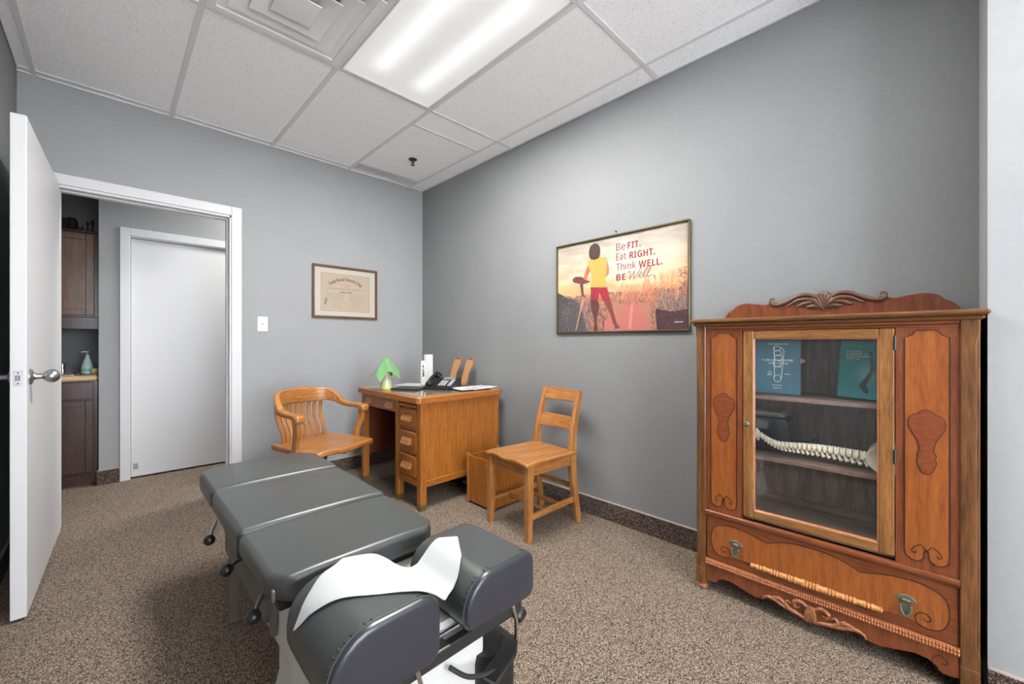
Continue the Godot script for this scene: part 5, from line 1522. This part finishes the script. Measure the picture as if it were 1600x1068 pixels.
# ---------------------------------------------------------------- pictures and switch
func picture_frame(t: Node3D, w: float, h: float, bar: float, dep: float, m: Material, mv: Material) -> void:
	part(t, "backing", Geo.new().bx(-w / 2 + 0.004, w / 2 - 0.004, -h / 2 + 0.004, h / 2 - 0.004, 0.001, 0.004), M.inlay)
	for s in [-1, 1]:
		part(t, "frame_rail", Geo.new().bx(-w / 2, w / 2, s * (h / 2 - bar / 2) - bar / 2, s * (h / 2 - bar / 2) + bar / 2, 0.001, dep, 0.003), m)
		part(t, "frame_stile", Geo.new().bx(s * (w / 2 - bar / 2) - bar / 2, s * (w / 2 - bar / 2) + bar / 2, -h / 2 + bar, h / 2 - bar, 0.001, dep, 0.003), mv)
func wall_pictures() -> void:
	var w := 0.936
	var h := 0.614
	var t := thing("framed_poster", "framed sunset poster of a woman beside a bicycle on the grey wall", "poster", P(XB, 1.499, 1.377), -90)
	var gold := mat(c8(88, 80, 50), 0.35, 0.6)
	picture_frame(t, w, h, 0.011, 0.018, gold, gold)
	var im := poster_image(936, 614)
	var q := QuadMesh.new()
	q.size = Vector2(w - 0.018, h - 0.018)
	put(t, "print", q, print_mat(im, 0.6), Transform3D(Basis.IDENTITY, Vector3(0, 0, 0.0055)))
	var U = func(u: float) -> float: return (u - 0.5) * w
	var V = func(v: float) -> float: return (0.5 - v) * h
	var red := mat(c8(138, 16, 46), 0.6)
	lettering(t, "bold_lettering", [["FIT.", U.call(0.593), U.call(0.685), V.call(0.168), 0.04, true], ["RIGHT.", U.call(0.607), U.call(0.783), V.call(0.268), 0.04, true], ["WELL.", U.call(0.672), U.call(0.83), V.call(0.371), 0.04, true], ["BE", U.call(0.509), U.call(0.58), V.call(0.474), 0.04, true]], 0.006, red)
	lettering(t, "light_lettering", [["Be", U.call(0.509), U.call(0.577), V.call(0.168), 0.042, false], ["Eat", U.call(0.509), U.call(0.583), V.call(0.268), 0.042, false], ["Think", U.call(0.509), U.call(0.652), V.call(0.371), 0.042, false]], 0.006, mat(c8(128, 30, 56), 0.6))
	part(t, "glass_pane", Geo.new().bx(-w / 2 + 0.009, w / 2 - 0.009, -h / 2 + 0.009, h / 2 - 0.009, 0.009, 0.011), M.picture_glass)
	part(t, "nail", Geo.new().tube([Vector3(0.005, h / 2 + 0.02, 0), Vector3(0.005, h / 2 + 0.022, 0.014)], 0.004, 8), M.dark_steel)
	# diploma
	var d := thing("framed_diploma", "brown framed diploma with green seal on the pale wall", "diploma", P(1.4855, 1.565, DA))
	var dk := wood(ramp_tex([c8(66, 42, 26), c8(90, 60, 38), c8(108, 76, 50)], 0.02, 0.1, 103), 0, 0.4)
	var dw := 0.572
	var dh := 0.452
	picture_frame(d, dw, dh, 0.019, 0.02, dk, dk)
	var di := Image.create(572, 452, false, Image.FORMAT_RGB8)
	di.fill(c8(196, 188, 174))
	di.fill_rect(Rect2i(58, 52, 458, 352), c8(144, 126, 108))
	di.fill_rect(Rect2i(61, 55, 452, 346), c8(184, 166, 146))
	var r := RandomNumberGenerator.new()
	r.seed = 15
	var ink := c8(112, 98, 84)
	for qq in [[112, 460, 188, 6], [230, 348, 216, 11], [240, 330, 150, 4], [270, 304, 168, 4]]: scribble(di, qq[0], qq[1], qq[2], qq[3], ink if qq[3] < 10 else c8(66, 54, 46), r)
	for y in range(238, 286, 9):
		scribble(di, 112, 270, y, 4, c8(160, 142, 122), r); scribble(di, 310, 462, y, 4, c8(160, 142, 122), r)
	for qq in [[140, 258, 296, 8], [330, 462, 298, 8], [150, 320, 324, 4], [330, 430, 322, 4], [156, 240, 342, 5], [280, 322, 342, 5], [332, 430, 340, 4], [160, 270, 366, 4], [336, 440, 358, 4], [336, 430, 378, 4]]: scribble(di, qq[0], qq[1], qq[2], qq[3], c8(140, 122, 104), r)
	oval(di, Vector2(104, 302), Vector2(19, 19), c8(138, 150, 118))
	fill_poly(di, [Vector2(94, 315), Vector2(112, 318), Vector2(100, 350), Vector2(84, 346)], c8(110, 134, 104))
	var dq := QuadMesh.new()
	dq.size = Vector2(dw - 0.034, dh - 0.034)
	put(d, "certificate", dq, print_mat(di, 0.7), Transform3D(Basis.IDENTITY, Vector3(0, 0, 0.0055)))
	# arched heading, letter by letter
	var words := []
	var txt := "Canadian Memorial Chiropractic College"
	for i in txt.length():
		if txt[i] == " ": continue
		var f := (i + 0.5) / txt.length() * 2.0 - 1.0
		var a := f * 0.62
		var px := sin(a) * 0.235
		var py := 0.105 - 0.235 * (1.0 - cos(a)) * 1.1
		var up := txt[i] == txt[i].to_upper()
		words.append([txt[i], px, px + (0.012 if up else 0.008), py, 0.03 if up else 0.024, true, -a])
	lettering(d, "heading", words, 0.006, mat(c8(70, 58, 48), 0.7), true)
	part(d, "glass_pane", Geo.new().bx(-dw / 2 + 0.016, dw / 2 - 0.016, -dh / 2 + 0.016, dh / 2 - 0.016, 0.009, 0.011), M.picture_glass)
	# light switch
	var s := thing("light_switch", "white toggle light switch on the pale wall beside the doorway", "light switch", P(0.84, 1.271, DA))
	part(s, "plate", Geo.new().rbox(Vector3(0, 0, 0.003), Vector3(0.07, 0.115, 0.006), 0.0029, 2, 1), M.plastic_white)
	part(s, "toggle", Geo.new().box(Vector3(0, 0.003, 0.01), Vector3(0.009, 0.018, 0.014), 0.002, Basis(Vector3.RIGHT, 0.5)), M.plastic_white)
	for y in [-0.03, 0.03]: part(s, "screw", Geo.new().ball(Vector3(0, y, 0.006), Vector3(0.003, 0.003, 0.001), 5), M.satin_steel)

func poster_image(W: int, H: int) -> Image:
	var im := Image.create(W, H, false, Image.FORMAT_RGB8)
	var g := Gradient.new()
	g.offsets = PackedFloat32Array([0.0, 0.18, 0.38, 0.56, 0.66])
	g.colors = PackedColorArray([c8(158, 146, 132), c8(184, 170, 152), c8(208, 182, 146), c8(216, 160, 108), c8(200, 122, 84)])
	for y in H: im.fill_rect(Rect2i(0, y, W, 1), g.sample(float(y) / H))
	# pale cloud banks
	var n := FastNoiseLite.new()
	n.seed = 3
	n.frequency = 0.006
	for y in range(0, int(H * 0.62), 2):
		for x in range(0, W, 4):
			var v := n.get_noise_2d(x * 0.55, y * 2.2)
			var glow := exp(-pow((x / float(W) - 0.62) / 0.24, 2.0) - pow((y / float(H) - 0.3) / 0.26, 2.0))
			var c := im.get_pixel(x, y).lerp(c8(226, 216, 204), clampf(v * 0.5 + glow * 0.55, 0.0, 0.8)).lerp(c8(140, 124, 116), clampf(-v * 0.5 - glow * 0.3, 0.0, 0.5))
			im.fill_rect(Rect2i(x, y, 4, 2), c)
	var S = func(a: Array) -> Array:
		var o := []
		for i in range(0, a.size(), 2): o.append(Vector2(a[i] * W, a[i + 1] * H))
		return o
	# slope, path, bushes
	fill_poly(im, S.call([0, 0.53, 0.09, 0.6, 0.19, 0.66, 0.35, 0.7, 0.45, 0.7, 0.6, 0.63, 0.75, 0.6, 0.85, 0.62, 1, 0.58, 1, 1, 0, 1]), c8(168, 116, 90))
	fill_poly(im, S.call([0.36, 0.85, 0.51, 0.83, 0.64, 0.68, 0.67, 0.7, 0.76, 1, 0.36, 1]), c8(184, 106, 96))
	fill_poly(im, S.call([0.62, 0.7, 0.64, 0.68, 0.62, 0.98, 0.6, 0.98]), c8(204, 128, 114))
	var r := RandomNumberGenerator.new()
	r.seed = 9
	for k in 5200:
		var u := r.randf()
		var v := r.randf_range(0.6, 1.0)
		if u > 0.4 and u < 0.76 and v > 0.72 and (u - 0.4) / 0.36 > (0.98 - v) * 0.9: continue
		var dark := u < 0.3 or u > 0.8
		var c: Color = [c8(118, 88, 78), c8(146, 104, 84), c8(96, 80, 76), c8(206, 130, 92)][r.randi_range(0, 3)]
		if dark: c = [c8(92, 84, 82), c8(110, 96, 90), c8(82, 74, 74), c8(140, 116, 104)][r.randi_range(0, 3)]
		var p := Vector2(u * W, v * H)
		stroke(im, [p, p + Vector2(r.randf_range(-5, 5), -r.randf_range(4, 16))], 4, c)
	for cshape in [[0.63, 0.68, 0.055, 0.07], [0.75, 0.68, 0.055, 0.09]]:
		for k in 220:
			var a := r.randf() * TAU
			var rad := sqrt(r.randf())
			var p := Vector2((cshape[0] + cos(a) * rad * cshape[2]) * W, (cshape[1] + sin(a) * rad * cshape[3]) * H)
			stroke(im, [p, p + Vector2(r.randf_range(-6, 6), -r.randf_range(3, 12))], 2, [c8(160, 84, 74), c8(190, 104, 82), c8(134, 84, 78)][k % 3])
	# tall grasses at the right
	for k in 190:
		var u := r.randf_range(0.52, 1.0)
		var base := Vector2(u * W, r.randf_range(0.6, 0.72) * H)
		var hgt := r.randf_range(30, 70) + 110.0 * maxf(0.0, u - 0.6)
		var tip := base + Vector2(r.randf_range(-4, 26), -hgt)
		var c: Color = [c8(214, 128, 84), c8(196, 112, 84), c8(164, 98, 82), c8(226, 150, 100)][k % 4]
		stroke(im, smooth2([base, base.lerp(tip, 0.5) + Vector2(-4, 0), tip], 4), 1.6, c)
		if k % 4 == 0: stroke(im, [tip - Vector2(4, 20), tip], 4, c)
	for k in 60:
		var p := Vector2(r.randf_range(0.94, 1.0) * W, r.randf_range(0.42, 0.68) * H)
		oval(im, p, Vector2(5, 3), c8(120, 84, 76))
	fill_poly(im, S.call([0.79, 0.79, 0.89, 0.825, 1, 0.81, 1, 1, 0.8, 1]), c8(66, 38, 42))
	for k in 120:
		var p := Vector2(r.randf_range(0.8, 1.0) * W, r.randf_range(0.83, 1.0) * H)
		stroke(im, [p, p + Vector2(r.randf_range(6, 20), r.randf_range(-2, 2))], 2, [c8(110, 72, 70), c8(78, 46, 50)][k % 2])
	# dark slope and bicycle at the left
	fill_poly(im, S.call([0, 0.535, 0.05, 0.57, 0.093, 0.61, 0.15, 0.63, 0.2, 0.68, 0.235, 0.795, 0.27, 1, 0, 1]), c8(74, 70, 72))
	for k in 500:
		var p := Vector2(r.randf_range(0.0, 0.26) * W, r.randf_range(0.66, 1.0) * H)
		stroke(im, [p, p + Vector2(r.randf_range(-8, 8), -r.randf_range(3, 14))], 2, [c8(82, 78, 80), c8(116, 104, 100), c8(132, 112, 102)][k % 3])
	for wheel in [[0.11, 0.86, 0.11], [0.31, 0.93, 0.1]]:
		var ring := []
		for i in 33: ring.append(Vector2(wheel[0] * W + cos(TAU * i / 32.0) * wheel[2] * W, wheel[1] * H + sin(TAU * i / 32.0) * wheel[2] * W * 1.05))
		stroke(im, ring, 7, c8(70, 66, 70))
	stroke(im, S.call([0.233, 0.607, 0.2, 0.82, 0.17, 0.98]), 7, c8(206, 142, 118))
	stroke(im, S.call([0.297, 0.586, 0.235, 0.66, 0.2, 0.82]), 7, c8(220, 128, 100))
	stroke(im, S.call([0.29, 0.6, 0.24, 0.84]), 6, c8(190, 116, 98))
	stroke(im, S.call([0.06, 0.75, 0.1, 0.73, 0.12, 0.78, 0.08, 0.8, 0.06, 0.75]), 5, c8(132, 100, 80))
	fill_poly(im, S.call([0.206, 0.459, 0.235, 0.463, 0.241, 0.608, 0.224, 0.606]), c8(78, 58, 58))
	# the rider, seen from behind
	fill_poly(im, smooth2(S.call([0.305, 0.63, 0.36, 0.655, 0.369, 0.763, 0.352, 0.873, 0.36, 0.985, 0.325, 0.985, 0.331, 0.872, 0.303, 0.743]), 3, true), c8(92, 44, 42))
	fill_poly(im, smooth2(S.call([0.406, 0.655, 0.458, 0.65, 0.483, 0.772, 0.504, 0.882, 0.514, 0.929, 0.489, 0.93, 0.463, 0.825]), 3, true), c8(122, 56, 50))
	fill_poly(im, S.call([0.495, 0.92, 0.515, 0.925, 0.54, 0.965, 0.495, 0.98]), c8(96, 72, 76))
	fill_poly(im, S.call([0.286, 0.215, 0.264, 0.296, 0.241, 0.385, 0.232, 0.449, 0.258, 0.456, 0.275, 0.384, 0.301, 0.318]), c8(196, 98, 80))
	fill_poly(im, smooth2(S.call([0.425, 0.205, 0.447, 0.29, 0.453, 0.374, 0.434, 0.413, 0.418, 0.416, 0.424, 0.327]), 3, true), c8(204, 112, 84))
	fill_poly(im, S.call([0.345, 0.175, 0.375, 0.175, 0.38, 0.2, 0.34, 0.2]), c8(204, 120, 88))
	fill_poly(im, S.call([0.347, 0.188, 0.286, 0.215, 0.269, 0.254, 0.297, 0.317, 0.309, 0.418, 0.297, 0.515, 0.437, 0.532, 0.422, 0.437, 0.432, 0.329, 0.437, 0.262, 0.427, 0.208, 0.379, 0.19]), c8(222, 158, 74))
	for k in 5: stroke(im, S.call([0.33 + k * 0.018, 0.23, 0.335 + k * 0.017, 0.3 + 0.02 * (k % 2)]), 2, c8(228, 152, 60))
	fill_poly(im, S.call([0.3, 0.509, 0.437, 0.529, 0.458, 0.661, 0.406, 0.669, 0.374, 0.585, 0.358, 0.664, 0.303, 0.637]), c8(152, 30, 44))
	fill_poly(im, smooth2(S.call([0.336, 0.033, 0.3, 0.055, 0.286, 0.11, 0.288, 0.16, 0.303, 0.2, 0.342, 0.212, 0.374, 0.19, 0.381, 0.11, 0.366, 0.057]), 3, true), c8(60, 36, 35))
	for k in 12: stroke(im, S.call([0.32 + k * 0.004, 0.06, 0.31 + k * 0.005, 0.17]), 1.5, c8(82, 50, 44))
	fill_poly(im, smooth2(S.call([0.141, 0.395, 0.165, 0.372, 0.224, 0.382, 0.247, 0.415, 0.297, 0.445, 0.247, 0.462, 0.201, 0.455, 0.147, 0.428]), 3, true), c8(104, 50, 50))
	# handwritten "Well."
	var ink := c8(122, 36, 58)
	var wl := [0.592, 0.41, 0.6, 0.396, 0.612, 0.395, 0.612, 0.44, 0.608, 0.47, 0.62, 0.45, 0.644, 0.395, 0.642, 0.43, 0.638, 0.472, 0.655, 0.45, 0.684, 0.385, 0.694, 0.372]
	stroke(im, smooth2(S.call(wl), 5), 4.2, ink)
	stroke(im, smooth2(S.call([0.668, 0.455, 0.69, 0.44, 0.7, 0.42, 0.69, 0.412, 0.678, 0.44, 0.682, 0.466, 0.7, 0.46, 0.722, 0.42, 0.736, 0.382, 0.73, 0.375, 0.716, 0.41, 0.708, 0.45, 0.716, 0.468, 0.735, 0.44, 0.754, 0.4, 0.762, 0.374, 0.754, 0.372, 0.742, 0.41, 0.734, 0.452, 0.744, 0.468, 0.765, 0.45]), 5), 3.8, ink)
	oval(im, Vector2(0.782 * W, 0.466 * H), Vector2(4.5, 4.5), ink)
	for k in 7: im.fill_rect(Rect2i(int((0.914 + k * 0.0075) * W), int(0.922 * H), 5, 6), c8(214, 206, 204))
	return im
